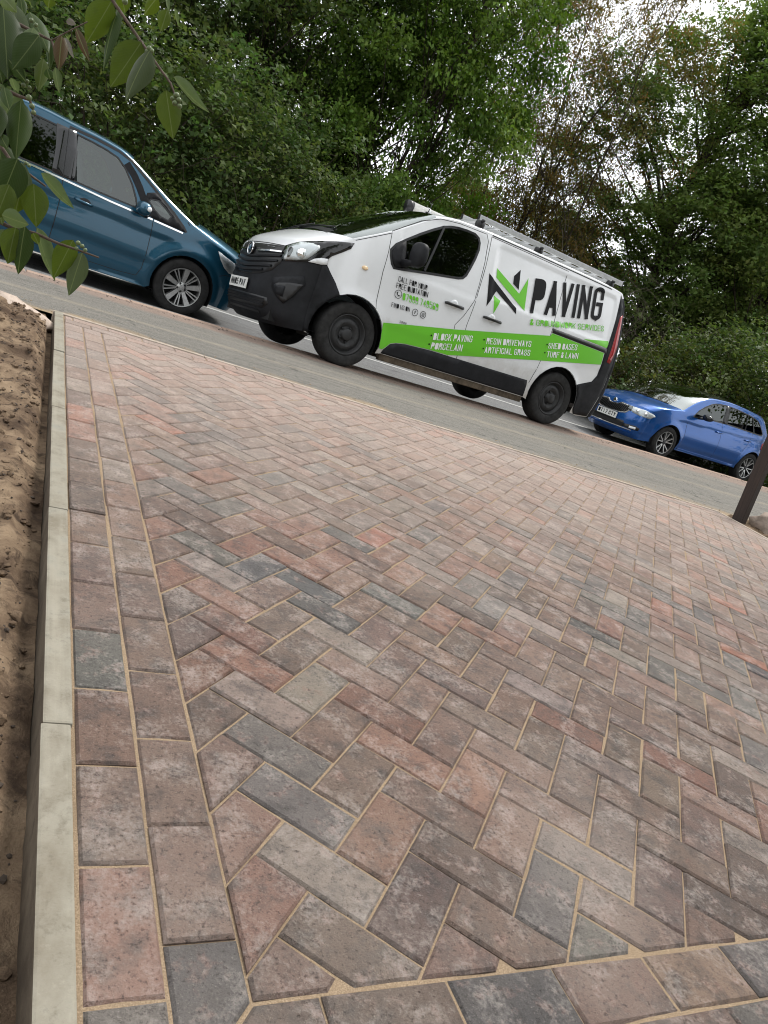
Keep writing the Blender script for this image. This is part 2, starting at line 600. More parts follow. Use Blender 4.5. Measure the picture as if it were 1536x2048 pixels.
def paver_geo(poly):
    if area(poly) < 0: poly = poly[::-1]
    base = dedupe(inset(poly, 0.0012 + rnd.random() * 0.0012))
    if len(base) < 3: return None
    top = inset(base, 0.0045)
    top = dedupe(top)
    if len(top) != len(base):
        cx = sum(v[0] for v in base) / len(base)
        cy = sum(v[1] for v in base) / len(base)
        top = [(cx + (x - cx) * 0.9, cy + (y - cy) * 0.9) for x, y in base]
    cx = sum(v[0] for v in base) / len(base)
    cy = sum(v[1] for v in base) / len(base)
    n = len(base)
    dz = rnd.gauss(0, 0.0011)
    tx, ty = rnd.gauss(0, 0.004), rnd.gauss(0, 0.004)
    zf = lambda x, y: dz + tx * (x - cx) + ty * (y - cy)
    V = [(x, y, zf(x, y)) for x, y in top] + [(x, y, zf(x, y) - 0.0048) for x, y in base] + [(x, y, -0.04) for x, y in base]
    F = [tuple(range(n))]
    for i in range(n):
        j = (i + 1) % n
        F.append((i, n + i, n + j, j))
        F.append((n + i, 2 * n + i, 2 * n + j, n + j))
    return V, F, (cx, cy)

def set_tint(me, cols):
    a = me.color_attributes.new('tint', 'FLOAT_COLOR', 'CORNER')
    buf = []
    for p_, c in zip(me.polygons, cols):
        buf += [c[0], c[1], c[2], c[3] if len(c) > 3 else 1.0] * p_.loop_total
    a.data.foreach_set('color', buf)

def sand_z(x, y):
    w = math.exp(-((x - 0.103) / 0.006) ** 2) + math.exp(-((x - 0.206) / 0.006) ** 2) + math.exp(-((y + 0.3415) / 0.006) ** 2)
    low = 0.0030 * math.sin(9.1 * x + 4.3 * y) * math.sin(5.7 * y - 3.9 * x) + 0.0016 * math.sin(37 * x + 11 * y) * math.sin(23 * y - 17 * x)
    return -0.0053 + 0.7 * low + 0.0004 * min(1, w)
sx = [-0.012, 0.05, 0.095, 0.100, 0.103, 0.106, 0.111, 0.15, 0.198, 0.203, 0.206, 0.209, 0.214] + list(np.arange(0.26, DR_X1 + 0.01, 0.0518))
sy = [-0.75, -0.6, -0.45, -0.36, -0.350, -0.3445, -0.3415, -0.3385, -0.333] + list(np.arange(-0.29, DR_Y1 + 0.001, 0.0419))
drive = sheet('driveway', sx, sy, sand_z, M_SAND)

items = []
for pl in polys:
    gge = paver_geo(pl)
    if not gge: continue
    pr = [project((x, y, 0)) for x, y in pl]
    a = 0.0
    if all(pr):
        if any(-20 < u < 1556 and -20 < v < 2068 for u, v in pr): a = abs(area(pr))
    items.append((a, gge))
items.sort(key=lambda t: -t[0])
restV, restF, restC = [], [], []
for k, (a, (V, F, c)) in enumerate(items):
    tint = pick_tint()
    if k < 300:
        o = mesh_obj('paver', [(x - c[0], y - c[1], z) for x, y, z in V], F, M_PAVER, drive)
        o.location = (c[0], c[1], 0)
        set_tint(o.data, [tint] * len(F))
    else:
        b_ = len(restV)
        restV += V
        restF += [tuple(b_ + i for i in f) for f in F]
        restC += [tint] * len(F)
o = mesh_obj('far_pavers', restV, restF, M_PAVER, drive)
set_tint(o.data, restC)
tag(o, kind='stuff')

# concrete edging along the left side: 915 mm stones, butt jointed
edging = empty('edging_kerb', (-0.028, 1.5, 0))
tag(edging, 'pale concrete edging stones in a line along the left of the paving', 'edging')
ej = [-1.69, -0.775, 0.166, 1.058, 1.985, 2.90, 3.90]
for a, b2 in zip(ej[:-1], ej[1:]):
    bm = bmesh.new()
    bm_box(bm, (0, 0, 0), (0.049, b2 - a - 0.003, 0.16), bev=0.005)
    o = bm_obj('edging_stone', bm, M_EDGING, edging)
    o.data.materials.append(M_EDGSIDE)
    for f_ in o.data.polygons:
        if f_.normal.x < -0.8: f_.material_index = 1  # outer face: its shade is painted in as darker concrete, with earth staining
    o.location = Vector((-0.028 + rnd.uniform(-0.0025, 0.0025), (a + b2) / 2, 0.009 - 0.08 + rnd.uniform(-0.002, 0.003))) - Vector(edging.location)
    o.rotation_euler = (rnd.uniform(-0.001, 0.002), rnd.uniform(-0.02, 0.02), rnd.uniform(-0.0025, 0.0025))
# pale flush edging between paving and pavement
edge2 = empty('edging_strip', (3, DR_Y1 + 0.025, 0))
tag(edge2, 'thin pale flush edging strip between the new paving and the pavement', 'edging')
x = -0.06
while x < DR_X1 + 0.05:
    l = min(0.915, DR_X1 + 0.06 - x)
    bm = bmesh.new()
    bm_box(bm, (0, 0, 0), (l - 0.004, 0.042, 0.12), bev=0.006)
    o = bm_obj('edging_stone', bm, M_EDGE_FAR, edge2)
    o.location = Vector((x + l / 2, DR_Y1 + 0.025, -0.055 + rnd.uniform(-0.002, 0.002))) - Vector(edge2.location)
    x += l
edge3 = empty('edging_strip', (DR_X1 + 0.025, 2, 0))
tag(edge3, 'pale edging strip along the right side of the paving below the post', 'edging')
y = -0.7
while y < DR_Y1 - 0.05:
    l = min(0.915, DR_Y1 - 0.002 - y)
    bm = bmesh.new()
    bm_box(bm, (0, 0, 0), (0.05, l - 0.004, 0.12), bev=0.006)
    o = bm_obj('edging_stone', bm, M_EDGE_FAR, edge3)
    o.location = Vector((DR_X1 + 0.026, y + l / 2, -0.055)) - Vector(edge3.location)
    y += l

# ------------------------------------------------------------------ soil on the left and beyond the right edge
def fbm(x, y, seed=0):
    v = 0.0
    a = 1.0
    f = 1.0
    for k in range(5):
        v += a * math.sin(f * (1.7 * x + 2.3 * y) + 1.3 * k + seed) * math.cos(f * (2.9 * x - 1.9 * y) + 2.1 * k + seed * 1.7)
        a *= 0.55
        f *= 1.93
    return v
def sstep0(a, b, x):
    t = max(0.0, min(1.0, (x - a) / (b - a)))
    return t * t * (3 - 2 * t)
def soil_z(x, y):
    d = -0.06 - x
    z = -0.075 + 0.045 * sstep0(0.0, 0.09, d) + 0.05 * max(0, min(1, (y - 1.2) / 1.6)) + 0.011 * fbm(x * 5, y * 5)
    z += 0.006 * fbm(x * 31, y * 31, 3)
    # heap of dug earth near the pavement
    h = math.exp(-(((x + 0.62) / 0.34) ** 2 + ((y - 3.15) / 0.5) ** 2))
    z += 0.12 * h * (1 + 0.22 * fbm(x * 17, y * 17, 1))
    e = max(0, min(1, (y - 3.55) / 0.3))
    z = z * (1 - e) + (-0.035) * e
    if d < 0.03: z = min(z, -0.06)
    return z
sheet('soil', list(np.arange(-1.9, -0.045, 0.021)), list(np.arange(-1.0, 3.951, 0.026)), soil_z, M_SOIL)
M_GARDEN = M_SOIL
sheet('soil', list(np.arange(DR_X1 + 0.055, 8.4, 0.05)), list(np.arange(0.0, 3.95, 0.05)),
      lambda x, y: -0.05 + 0.03 * fbm(x * 3, y * 3) + 0.05 * min(1, (x - DR_X1 - 0.05) / 0.4), M_SOIL)
sheet('soil', [-9, -6, -4, -2.5, -1.88], [-3, -1, 1, 2.5, 3.94], lambda x, y: -0.06, M_SOIL)

M_SLAB = kerb_mat('path_concrete', (0.20, 0.18, 0.15), (0.27, 0.25, 0.21), (0.24, 0.23, 0.20))
sheet('path', [-0.06, 1, 2, 3, 4, 5, DR_X1 + 0.05], [-4.0, -3, -2, -1.2, -0.652], lambda x, y: -0.012, M_SLAB)
sheet('lawn', list(np.arange(8.35, 24.1, 0.75)), list(np.arange(-9, 3.951, 0.6475)), lambda x, y: -0.045 + 0.015 * fbm(x * 2, y * 2), M_GRASS)

# ------------------------------------------------------------------ vehicle materials
def paint_mat(name, col, metal=0.0, rough=0.35, flake=0.0, dirt=0.0):
    m, nt, b = new_mat(name)
    oc = objco(nt)
    base = None
    b.inputs['Metallic'].default_value = metal
    b.inputs['Roughness'].default_value = rough
    b.inputs['Coat Weight'].default_value = 0.9
    b.inputs['Coat Roughness'].default_value = 0.035
    b.inputs['Coat IOR'].default_value = 1.5
    f = noise(nt, oc, 3.5, 5, 0.6)
    c = ramp(nt, f, [(0.35, [x * 0.95 for x in col]), (0.65, col)])
    if dirt:
        sep = nt.nodes.new('ShaderNodeSeparateXYZ')
        nt.links.new(oc, sep.inputs[0])
        n2 = noise(nt, oc, 9, 6, 0.7)
        h = math_n(nt, 'ADD', sep.outputs['Z'], math_n(nt, 'MULTIPLY', n2, -0.45))
        fd = ramp(nt, h, [(0.02, dirt), (0.42, 0.0)])
        c = mix(nt, c, (0.26, 0.22, 0.17), fd)
    nt.links.new(c, b.inputs['Base Color'])
    return m

def glass_mat(name, tint, refl=1.55, base=0.05):
    m, nt, b = new_mat(name)
    nt.nodes.remove(b)
    out = nt.nodes['Material Output']
    tr = nt.nodes.new('ShaderNodeBsdfTransparent')
    tr.inputs['Color'].default_value = (tint[0], tint[1], tint[2], 1)
    gl = nt.nodes.new('ShaderNodeBsdfGlossy')
    gl.inputs['Roughness'].default_value = 0.015
    gl.inputs['Color'].default_value = (0.95, 1.0, 0.98, 1)
    fr = nt.nodes.new('ShaderNodeFresnel')
    fr.inputs['IOR'].default_value = refl
    f = math_n(nt, 'ADD', fr.outputs[0], base)
    mx = nt.nodes.new('ShaderNodeMixShader')
    nt.links.new(f, mx.inputs[0])
    nt.links.new(tr.outputs[0], mx.inputs[1])
    nt.links.new(gl.outputs[0], mx.inputs[2])
    nt.links.new(mx.outputs[0], out.inputs['Surface'])
    return m

M_WHITE = paint_mat('white_paint', (0.74, 0.75, 0.76), dirt=0.62)
M_TEAL = paint_mat('teal_blue_paint', (0.005, 0.070, 0.125), 0.6, 0.36)
M_BLUE = paint_mat('bright_blue_paint', (0.003, 0.085, 0.34), 0.6, 0.32)
M_PLAST = simple('charcoal_plastic', (0.011, 0.0115, 0.0135), 0.58, spec=0.22, vary=0.35, vscale=6, bmp=0.15, bscale=500)
M_BLACK = simple('black_plastic', (0.010, 0.010, 0.011), 0.38)
M_GLOSSBLK = simple('gloss_black', (0.008, 0.008, 0.009), 0.08, spec=0.6)
M_RUBBER = simple('tyre_rubber', (0.013, 0.0125, 0.012), 0.85, vary=0.4, vscale=14, bmp=0.3, bscale=120)
M_WELL = simple('wheel_well', (0.006, 0.006, 0.006), 0.95)
M_STEEL = simple('black_steel_wheel', (0.014, 0.014, 0.0145), 0.5, 0.0, vary=0.4, vscale=18)
M_ALLOY = simple('silver_alloy', (0.52, 0.52, 0.51), 0.33, 0.85, vary=0.15, vscale=20)
M_ALLOYD = simple('dark_alloy', (0.03, 0.03, 0.032), 0.35, 0.3)
M_CHROME = simple('chrome', (0.82, 0.82, 0.83), 0.12, 1.0)
M_ALU = simple('aluminium', (0.55, 0.56, 0.56), 0.42, 0.75, vary=0.15, vscale=10)
M_SEAM = simple('panel_gap', (0.012, 0.012, 0.013), 0.8)
M_GLASS = glass_mat('tinted_side_glass', (0.16, 0.18, 0.18), 1.5, 0.03)
M_GLASSC = glass_mat('clear_car_glass', (0.40, 0.48, 0.45), 1.55, 0.05)
M_GLASSP = glass_mat('privacy_glass', (0.05, 0.052, 0.055), 1.45, 0.012)
M_SCREEN = glass_mat('windscreen_glass', (0.30, 0.36, 0.34), 1.75, 0.18)
M_LENS = glass_mat('lamp_lens', (0.9, 0.92, 0.93), 1.5, 0.08)
M_REFL = simple('lamp_reflector', (0.80, 0.81, 0.82), 0.3, 0.0)
M_REDL = simple('red_lens', (0.30, 0.012, 0.014), 0.12, spec=0.6)
M_AMBER = simple('amber_lens', (0.75, 0.55, 0.33), 0.2)
M_PLATE = simple('number_plate_white', (0.74, 0.74, 0.71), 0.4)
M_INK = simple('black_vinyl', (0.012, 0.012, 0.013), 0.45, spec=0.12)
M_GREEN = simple('green_vinyl', (0.135, 0.50, 0.022), 0.4, coat=0.12)
M_WVINYL = simple('white_vinyl', (0.80, 0.80, 0.80), 0.35)
M_GREYV = simple('grey_print', (0.25, 0.25, 0.25), 0.5)
M_SEAT = simple('seat_cloth', (0.05, 0.05, 0.052), 0.9)
M_TRIMG = simple('grey_trim', (0.20, 0.20, 0.205), 0.7)
M_RUST = simple('dirty_sill', (0.075, 0.055, 0.035), 0.85, vary=0.5, vscale=14)
M_CREAMP = simple('white_pipe', (0.62, 0.61, 0.57), 0.45, vary=0.2, vscale=9)

# ------------------------------------------------------------------ vehicle body: side panels follow S(x, z), the rest is lofted between two outlines
def crom(pts, i, t, sharp):
    n = len(pts)
    p1, p2 = pts[i], pts[i + 1]
    p0 = pts[i - 1] if i > 0 and i not in sharp else tuple(2 * a - b for a, b in zip(p1, p2))
    p3 = pts[i + 2] if i + 2 < n and (i + 1) not in sharp else tuple(2 * b - a for a, b in zip(p1, p2))
    out = []
    for a, b, c, d in zip(p0, p1, p2, p3):
        out.append(0.5 * (2 * b + (c - a) * t + (2 * a - 5 * b + 4 * c - d) * t * t + (3 * b - a - 3 * c + d) * t ** 3))
    return out

class Body:
    def __init__(self, root, E, C, n, S, sharp=(), K=6, M=18):
        self.root, self.S = root, S
        self.rows = []
        self.K, self.M = K, M
        nn = len(E)
        for i in range(nn - 1):
            for k in range(K):
                t = k / K
                self.rows.append((crom(E, i, t, sharp), crom(C, i, t, sharp), n[i] * (1 - t) + n[i + 1] * t))
        self.rows.append((list(E[-1]), list(C[-1]), n[-1]))
        self.V, self.F = [], []            # everything, for ray casts
    def pt(self, row, th):
        e, c, n = row
        s = math.copysign(abs(math.sin(th)) ** (2 / n), th)
        f = abs(math.cos(th)) ** (2 / n)
        return (e[0] + (c[0] - e[0]) * f, self.S(e[0], e[1]) * s, e[1] + (c[1] - e[1]) * f)
    def cap(self, name, i0, i1, mat, a0=-1.0, a1=1.0, parent=None, add=True):
        """lofted part between control points i0..i1, a in [-1, 1] across the width"""
        ths = [a0 + (a1 - a0) * j / (2 * self.M) for j in range(2 * self.M + 1)]
        ths = [math.sin(a * math.pi / 2) * math.pi / 2 * 0.35 + a * math.pi / 2 * 0.65 for a in ths]
        rows = self.rows[int(round(i0 * self.K)):int(round(i1 * self.K)) + 1]
        V = [self.pt(r, th) for r in rows for th in ths]
        w = len(ths)
        F = [(i * w + j, i * w + j + 1, (i + 1) * w + j + 1, (i + 1) * w + j) for i in range(len(rows) - 1) for j in range(w - 1)]
        if add:
            b = len(self.V)
            self.V += V
            self.F += [tuple(b + q for q in f) for f in F]
        return mesh_obj(name, V, F, mat, parent or self.root, True)
    def side(self, name, bottom, mat, sgn, step=0.03, parent=None, holes=()):
        poly = [tuple(r[0]) for r in self.rows] + [tuple(p) for p in bottom]
        V2, F = fill2d(poly, step, holes)
        V = [(x, sgn * self.S(x, z), z) for x, z in V2]
        if sgn > 0: F = [tuple(reversed(f)) for f in F]
        b = len(self.V)
        self.V += V
        self.F += [tuple(b + q for q in f) for f in F]
        def cut(f):
            cx, cz = sum(V2[q][0] for q in f) / len(f), sum(V2[q][1] for q in f) / len(f)
            return any(inpoly(cx, cz, h) for h in holes)
        F = [f for f in F if not cut(f)]
        return mesh_obj(name, V, F, mat, parent or self.root, True)
    def frame(self, name, poly, w, sgn, mat, off, parent=None, depth=0.014):
        """closed seal of width w just inside the window outline poly, with a return into the opening"""
        q = [Vector(p) for p in (poly if area(poly) > 0 else poly[::-1])]
        n = len(q)
        V, F = [], []
        for i in range(n):
            a, b, c = q[i - 1], q[i], q[(i + 1) % n]
            e1, e2 = (b - a).normalized(), (c - b).normalized()
            nn = Vector((-(e1.y + e2.y), e1.x + e2.x)).normalized()
            k = min(2.0, 1.0 / max(0.3, nn.dot(Vector((-e1.y, e1.x)))))
            p0, p1 = b - nn * 0.004, b + nn * w * k
            for p, o in ((p0, off - 0.006), (p0, off), (p1, off), (p1, off - depth)):
                V.append((p.x, sgn * (self.S(p.x, p.y) + o), p.y))
        for i in range(n):
            j = (i + 1) % n
            for k in range(3):
                F.append((4 * i + k, 4 * j + k, 4 * j + k + 1, 4 * i + k + 1))
        return mesh_obj(name, V, F, mat, parent or self.root, False)
    def bake(self):
        self.bvh = BVHTree.FromPolygons([Vector(v) for v in self.V], self.F)
    def hit(self, p, d, off):
        d = Vector(d).normalized()
        o = Vector(p) - d * 3.0
        loc, nor, idx, dist = self.bvh.ray_cast(o, d)
        if loc is None:
            loc, nor, idx, dist = self.bvh.find_nearest(Vector(p))
        if nor.dot(d) > 0: nor = -nor
        return loc + nor * off
    def patch(self, name, pts, d, mat, off=0.004, parent=None, step=0.03, skirt=0.008, smooth=True, holes=()):
        """a thin panel lying on the body: pts are rough 3-D points, d the projection direction (into the body)"""
        d = Vector(d).normalized()
        a = d.cross(Vector((0, 0, 1))) if abs(d.z) < 0.9 else d.cross(Vector((0, 1, 0)))
        a.normalize()
        c = a.cross(d)
        p2 = [(Vector(p).dot(a), Vector(p).dot(c)) for p in pts]
        dd = sum(Vector(p).dot(d) for p in pts) / len(pts)
        dense = []
        for i in range(len(p2)):
            q0, q1 = Vector(p2[i]), Vector(p2[(i + 1) % len(p2)])
            k = max(1, int((q1 - q0).length / step))
            dense += [tuple(q0.lerp(q1, j / k)) for j in range(k)]
        h2 = [[(Vector(p).dot(a), Vector(p).dot(c)) for p in h] for h in holes]
        V2, F = fill2d(dense, step, h2)
        F = [f for f in F if not any(inpoly(sum(V2[q][0] for q in f) / len(f), sum(V2[q][1] for q in f) / len(f), h) for h in h2)]
        V = [self.hit(a * u + c * v + d * dd, d, off) for u, v in V2]
        if skirt:
            nb = len(dense)
            cnt = {}
            for f in F:
                for i in range(len(f)):
                    e = (f[i], f[(i + 1) % len(f)])
                    k = (min(e), max(e))
                    cnt[k] = None if k in cnt else e
            m = {}
            for e in [v for v in cnt.values() if v]:
                for q in e:
                    if q not in m:
                        m[q] = len(V)
                        u, v = V2[q]
                        V.append(self.hit(a * u + c * v + d * dd, d, off - skirt))
                F.append((e[1], e[0], m[e[0]], m[e[1]]))
        return mesh_obj(name, V, F, mat, parent or self.root, smooth)
    def strip(self, name, pts, d, w, mat, off=0.0015, parent=None, step=0.05, th=0.0):
        """a ribbon of width w along a polyline on the body"""
        d = Vector(d).normalized()
        P = []
        for i in range(len(pts) - 1):
            q0, q1 = Vector(pts[i]), Vector(pts[i + 1])
            k = max(1, int((q1 - q0).length / step))
            P += [q0.lerp(q1, j / k) for j in range(k)]
        P.append(Vector(pts[-1]))
        V, F = [], []
        for i, p in enumerate(P):
            t = P[min(i + 1, len(P) - 1)] - P[max(i - 1, 0)]
            s = t.cross(d).normalized() * (w / 2)
            V += [self.hit(p - s, d, off - th), self.hit(p - s, d, off), self.hit(p + s, d, off), self.hit(p + s, d, off - th)]
            if i:
                b = 4 * (i - 1)
                F.append((b + 1, b + 2, b + 6, b + 5))
                if th:
                    F.append((b, b + 1, b + 5, b + 4))
                    F.append((b + 2, b + 3, b + 7, b + 6))
        return mesh_obj(name, V, F, mat, parent or self.root, False)

def inpoly(x, y, poly):
    r = False
    for i in range(len(poly)):
        a, b = poly[i - 1], poly[i]
        if (a[1] > y) != (b[1] > y) and x < (b[0] - a[0]) * (y - a[1]) / (b[1] - a[1]) + a[0]: r = not r
    return r

def fill2d(poly, step, holes=()):
    xs_ = [p[0] for p in poly]
    ys_ = [p[1] for p in poly]
    P = [Vector(p) for p in poly]
    n = len(P)
    E_ = [(i, (i + 1) % n) for i in range(n)]
    inner = []
    for h in holes:
        b0 = len(P)
        P += [Vector(p) for p in h]
        E_ += [(b0 + i, b0 + (i + 1) % len(h)) for i in range(len(h))]
    x = min(xs_) + step * 0.5
    A = np.array(poly)
    B = np.roll(A, -1, axis=0)
    AB = B - A
    L2 = np.maximum((AB ** 2).sum(1), 1e-12)
    while x < max(xs_):
        y = min(ys_) + step * 0.5
        while y < max(ys_):
            q = np.array((x, y))
            c = ((A[:, 1] > y) != (B[:, 1] > y)) & (x < (B[:, 0] - A[:, 0]) * (y - A[:, 1]) / (np.where(B[:, 1] == A[:, 1], 1e-12, B[:, 1] - A[:, 1])) + A[:, 0])
            if c.sum() % 2:
                t = np.clip(((q - A) * AB).sum(1) / L2, 0, 1)
                dm = ((A + AB * t[:, None] - q) ** 2).sum(1).min()
                if dm > (0.4 * step) ** 2: inner.append(Vector((x, y)))
            y += step
        x += step
    vv, _, ff, *_r = geometry.delaunay_2d_cdt(P + inner, E_, [], 1, 1e-6)
    return [tuple(v) for v in vv], [tuple(f) for f in ff]

# ------------------------------------------------------------------ lettering on a body side
r_ = 0.5
GLYPH = {
 'A': [[(0, 0), (.5, 1)], [(.5, 1), (1, 0)], [(.2, .25), (.8, .25)]],
 'B': [[(0, 0), (0, 1), (.95, 1, r_), (.95, .53, r_), (0, .53)], [(.5, .53), (1, .53, r_), (1, 0, r_), (0, 0)]],
 'C': [[(1, .68), (1, 1, r_), (0, 1, r_), (0, 0, r_), (1, 0, r_), (1, .32)]],
 'D': [[(.5, 0), (0, 0), (0, 1), (1, 1, r_), (1, 0, r_), (.4, 0)]],
 'E': [[(1, 1), (0, 1), (0, 0), (1, 0)], [(0, .52), (.85, .52)]],
 'F': [[(1, 1), (0, 1), (0, 0)], [(0, .52), (.85, .52)]],
 'G': [[(1, .70), (1, 1, r_), (0, 1, r_), (0, 0, r_), (1, 0, r_), (1, .48), (.5, .48)]],
 'H': [[(0, 0), (0, 1)], [(1, 0), (1, 1)], [(0, .52), (1, .52)]],
 'I': [[(0, 0), (0, 1)]],
 'K': [[(0, 0), (0, 1)], [(1, 1), (.1, .42)], [(.35, .58), (1, 0)]],
 'L': [[(0, 1), (0, 0), (1, 0)]],
 'N': [[(0, 0), (0, 1)], [(0, 1), (1, 0)], [(1, 0), (1, 1)]],
 'O': [[(.5, 0), (0, 0, r_), (0, 1, r_), (1, 1, r_), (1, 0, r_), (.45, 0)]],
 'P': [[(0, 0), (0, 1), (1, 1, r_), (1, .44, r_), (0, .44)]],
 'Q': [[(.5, 0), (0, 0, r_), (0, 1, r_), (1, 1, r_), (1, 0, r_), (.45, 0)], [(.6, .22), (1, -.06)]],
 'R': [[(0, 0), (0, 1), (1, 1, r_), (1, .5, r_), (0, .5)], [(.6, .5), (1, .42, r_), (1, 0)]],
 'S': [[(1, .70), (1, 1, r_), (0, 1, r_), (0, .60, .3), (1, .40, .3), (1, 0, r_), (0, 0, r_), (0, .30)]],
 'T': [[(-.05, 1), (1.05, 1)], [(.5, 1), (.5, 0)]],
 'U': [[(0, 1), (0, 0, r_), (1, 0, r_), (1, 1)]],
 'V': [[(0, 1), (.5, 0)], [(.5, 0), (1, 1)]],
 'W': [[(-.1, 1), (.2, 0)], [(.2, 0), (.5, .8)], [(.5, .8), (.8, 0)], [(.8, 0), (1.1, 1)]],
 'X': [[(0, 0), (1, 1)], [(0, 1), (1, 0)]],
 'Y': [[(0, 1), (.5, .42)], [(1, 1), (.5, .42)], [(.5, .46), (.5, 0)]],
 '&': [[(1, 0), (.15, .72, .2), (.15, 1, r_), (.75, 1, r_), (.75, .72, .3), (0, .40, .3), (0, 0, r_), (.8, 0, r_), (1, .42)]],
 '0': [[(.5, 0), (0, 0, r_), (0, 1, r_), (1, 1, r_), (1, 0, r_), (.45, 0)]],
 '1': [[(.05, .80), (.55, 1), (.55, 0)]],
 '2': [[(0, .70), (0, 1, r_), (1, 1, r_), (1, .62, .3), (0, .05), (0, 0), (1, 0)]],
 '4': [[(.75, 0), (.75, 1), (0, .3), (1.1, .3)]],
 '5': [[(.95, 1), (.05, 1), (0, .56), (.5, .60), (1, .60, r_), (1, 0, r_), (0, 0, r_), (0, .20)]],
 '6': [[(1, .82), (1, 1, r_), (0, 1, r_), (0, 0, r_), (1, 0, r_), (1, .52, r_), (0, .52)]],
 '7': [[(0, 1), (1, 1), (.35, 0)]],
 '8': [[(.5, .54), (.05, .54, r_), (.05, 1, r_), (.95, 1, r_), (.95, .54, r_), (.45, .54)], [(.5, .54), (0, .54, r_), (0, 0, r_), (1, 0, r_), (1, .54, r_), (.45, .54)]],
 '9': [[(0, .18), (0, 0, r_), (1, 0, r_), (1, 1, r_), (0, 1, r_), (0, .48, r_), (1, .48)]],
 'f': [[(1, 1), (.4, 1, r_), (.4, 0)], [(0, .60), (.95, .60)]],
}
def text_geo(txt, bold=0.0, w=0.40):
    """plain condensed capitals drawn as constant-width strokes, unit cap height 0.70"""
    t = 0.100 + bold
    adv = 0.0
    polys_ = []
    for ch in txt:
        if ch == ' ':
            adv += 0.22
            continue
        gw = t if ch == 'I' else (w * 1.35 if ch == 'W' else w)
        for line in GLYPH[ch]:
            P = []
            m = lambda q: Vector((adv + t / 2 + q[0] * (gw - t), t / 2 + q[1] * (1 - t)))
            for i, q in enumerate(line):
                c = m(q)
                if len(q) > 2 and 0 < i < len(line) - 1:
                    a, b = m(line[i - 1]), m(line[i + 1])
                    r = min((gw - t) * q[2], (a - c).length * 0.5 if i > 1 else (a - c).length, (b - c).length * 0.5 if i < len(line) - 2 else (b - c).length)
                    s0, s1 = c + (a - c).normalized() * r, c + (b - c).normalized() * r
                    for k in range(5):
                        u = k / 4
                        P.append(s0 * (1 - u) ** 2 + c * 2 * u * (1 - u) + s1 * u * u)
                else: P.append(c)
            e0, e1 = (P[0] - P[1]).normalized(), (P[-1] - P[-2]).normalized()
            P[0] = P[0] + e0 * t / 2
            P[-1] = P[-1] + e1 * t / 2
            Lh, Rh = [], []
            for i, p in enumerate(P):
                d0 = (P[i] - P[i - 1]).normalized() if i else (P[1] - P[0]).normalized()
                d1 = (P[i + 1] - P[i]).normalized() if i < len(P) - 1 else d0
                nn = Vector((-(d0.y + d1.y), d0.x + d1.x))
                nn = nn.normalized() if nn.length > 1e-6 else Vector((-d0.y, d0.x))
                k = min(1.6, 1 / max(0.4, nn.dot(Vector((-d0.y, d0.x)))))
                Lh.append(p + nn * (t / 2 * k))
                Rh.append(p - nn * (t / 2 * k))
            for i in range(len(P) - 1):
                polys_.append([Lh[i], Rh[i], Rh[i + 1], Lh[i + 1]])
        adv += gw + 0.085
    vv, ff = [], []
    for p in polys_:
        b = len(vv)
        q = [Vector((v.x, max(-0.08, min(1.0, v.y)))) for v in p]
        vv += q
        ff.append(list(range(b, b + 4)))
    o = geometry.delaunay_2d_cdt(vv, [], ff, 1, 1e-5)
    bm = bmesh.new()
    bv = [bm.verts.new((v.x, v.y * 0.70, 0)) for v in o[0]]
    for f, src in zip(o[2], o[5]):
        if not src: continue
        try: bm.faces.new([bv[i] for i in f])
        except ValueError: pass
    return bm

def lettering(body, name, txt, p00, p10, h, mat, sgn=1, shear=None, bold=0.02, off=0.0035, parent=None, up=None, d=None, cut=0.022):
    """p00 bottom-left, p10 bottom-right (3-D), h cap height vector; text runs p00 -> p10"""
    bm = text_geo(txt, bold)
    us = [v.co.x for v in bm.verts]
    vs_ = [v.co.y for v in bm.verts]
    u0_, u1_ = min(us), max(us)
    p00, p10 = Vector(p00), Vector(p10)
    hv = Vector(h)
    ch = 0.70
    wlen = (p10 - p00).length
    k = max(1, int(wlen / cut))
    for i in range(1, k):
        x = u0_ + (u1_ - u0_) * i / k
        bmesh.ops.bisect_plane(bm, geom=bm.verts[:] + bm.edges[:] + bm.faces[:], plane_co=(x, 0, 0), plane_no=(1, 0, 0))
    k = max(1, int(hv.length / cut))
    for i in range(1, k):
        bmesh.ops.bisect_plane(bm, geom=bm.verts[:] + bm.edges[:] + bm.faces[:], plane_co=(0, ch * i / k, 0), plane_no=(0, 1, 0))
    d = d or (0, -sgn, 0)
    for v in bm.verts:
        q = p00 + (p10 - p00) * ((v.co.x - u0_) / (u1_ - u0_)) + hv * (v.co.y / ch)
        v.co = body.hit(q, d, off)
    return bm_obj(name, bm, mat, parent or body.root)

# ------------------------------------------------------------------ small shaped solids
def blob(name, c, s, mat, parent, e=2.6, rot=None, nu=20, nv=12, taper=None):
    """rounded box (superellipsoid) with half sizes s"""
    V, F = [], []
    def pw(a): return math.copysign(abs(a) ** (2 / e), a)
    for i in range(nv + 1):
        ph = -math.pi / 2 + math.pi * i / nv
        for j in range(nu):
            th = 2 * math.pi * j / nu
            p = Vector((s[0] * pw(math.cos(ph)) * pw(math.cos(th)), s[1] * pw(math.cos(ph)) * pw(math.sin(th)), s[2] * pw(math.sin(ph))))
            if taper: p = Vector(taper(p))
            if rot is not None: p = rot @ p
            V.append(p + Vector(c))
    for i in range(nv):
        for j in range(nu):
            j2 = (j + 1) % nu
            F.append((i * nu + j, i * nu + j2, (i + 1) * nu + j2, (i + 1) * nu + j))
    return mesh_obj(name, V, F, mat, parent, True)

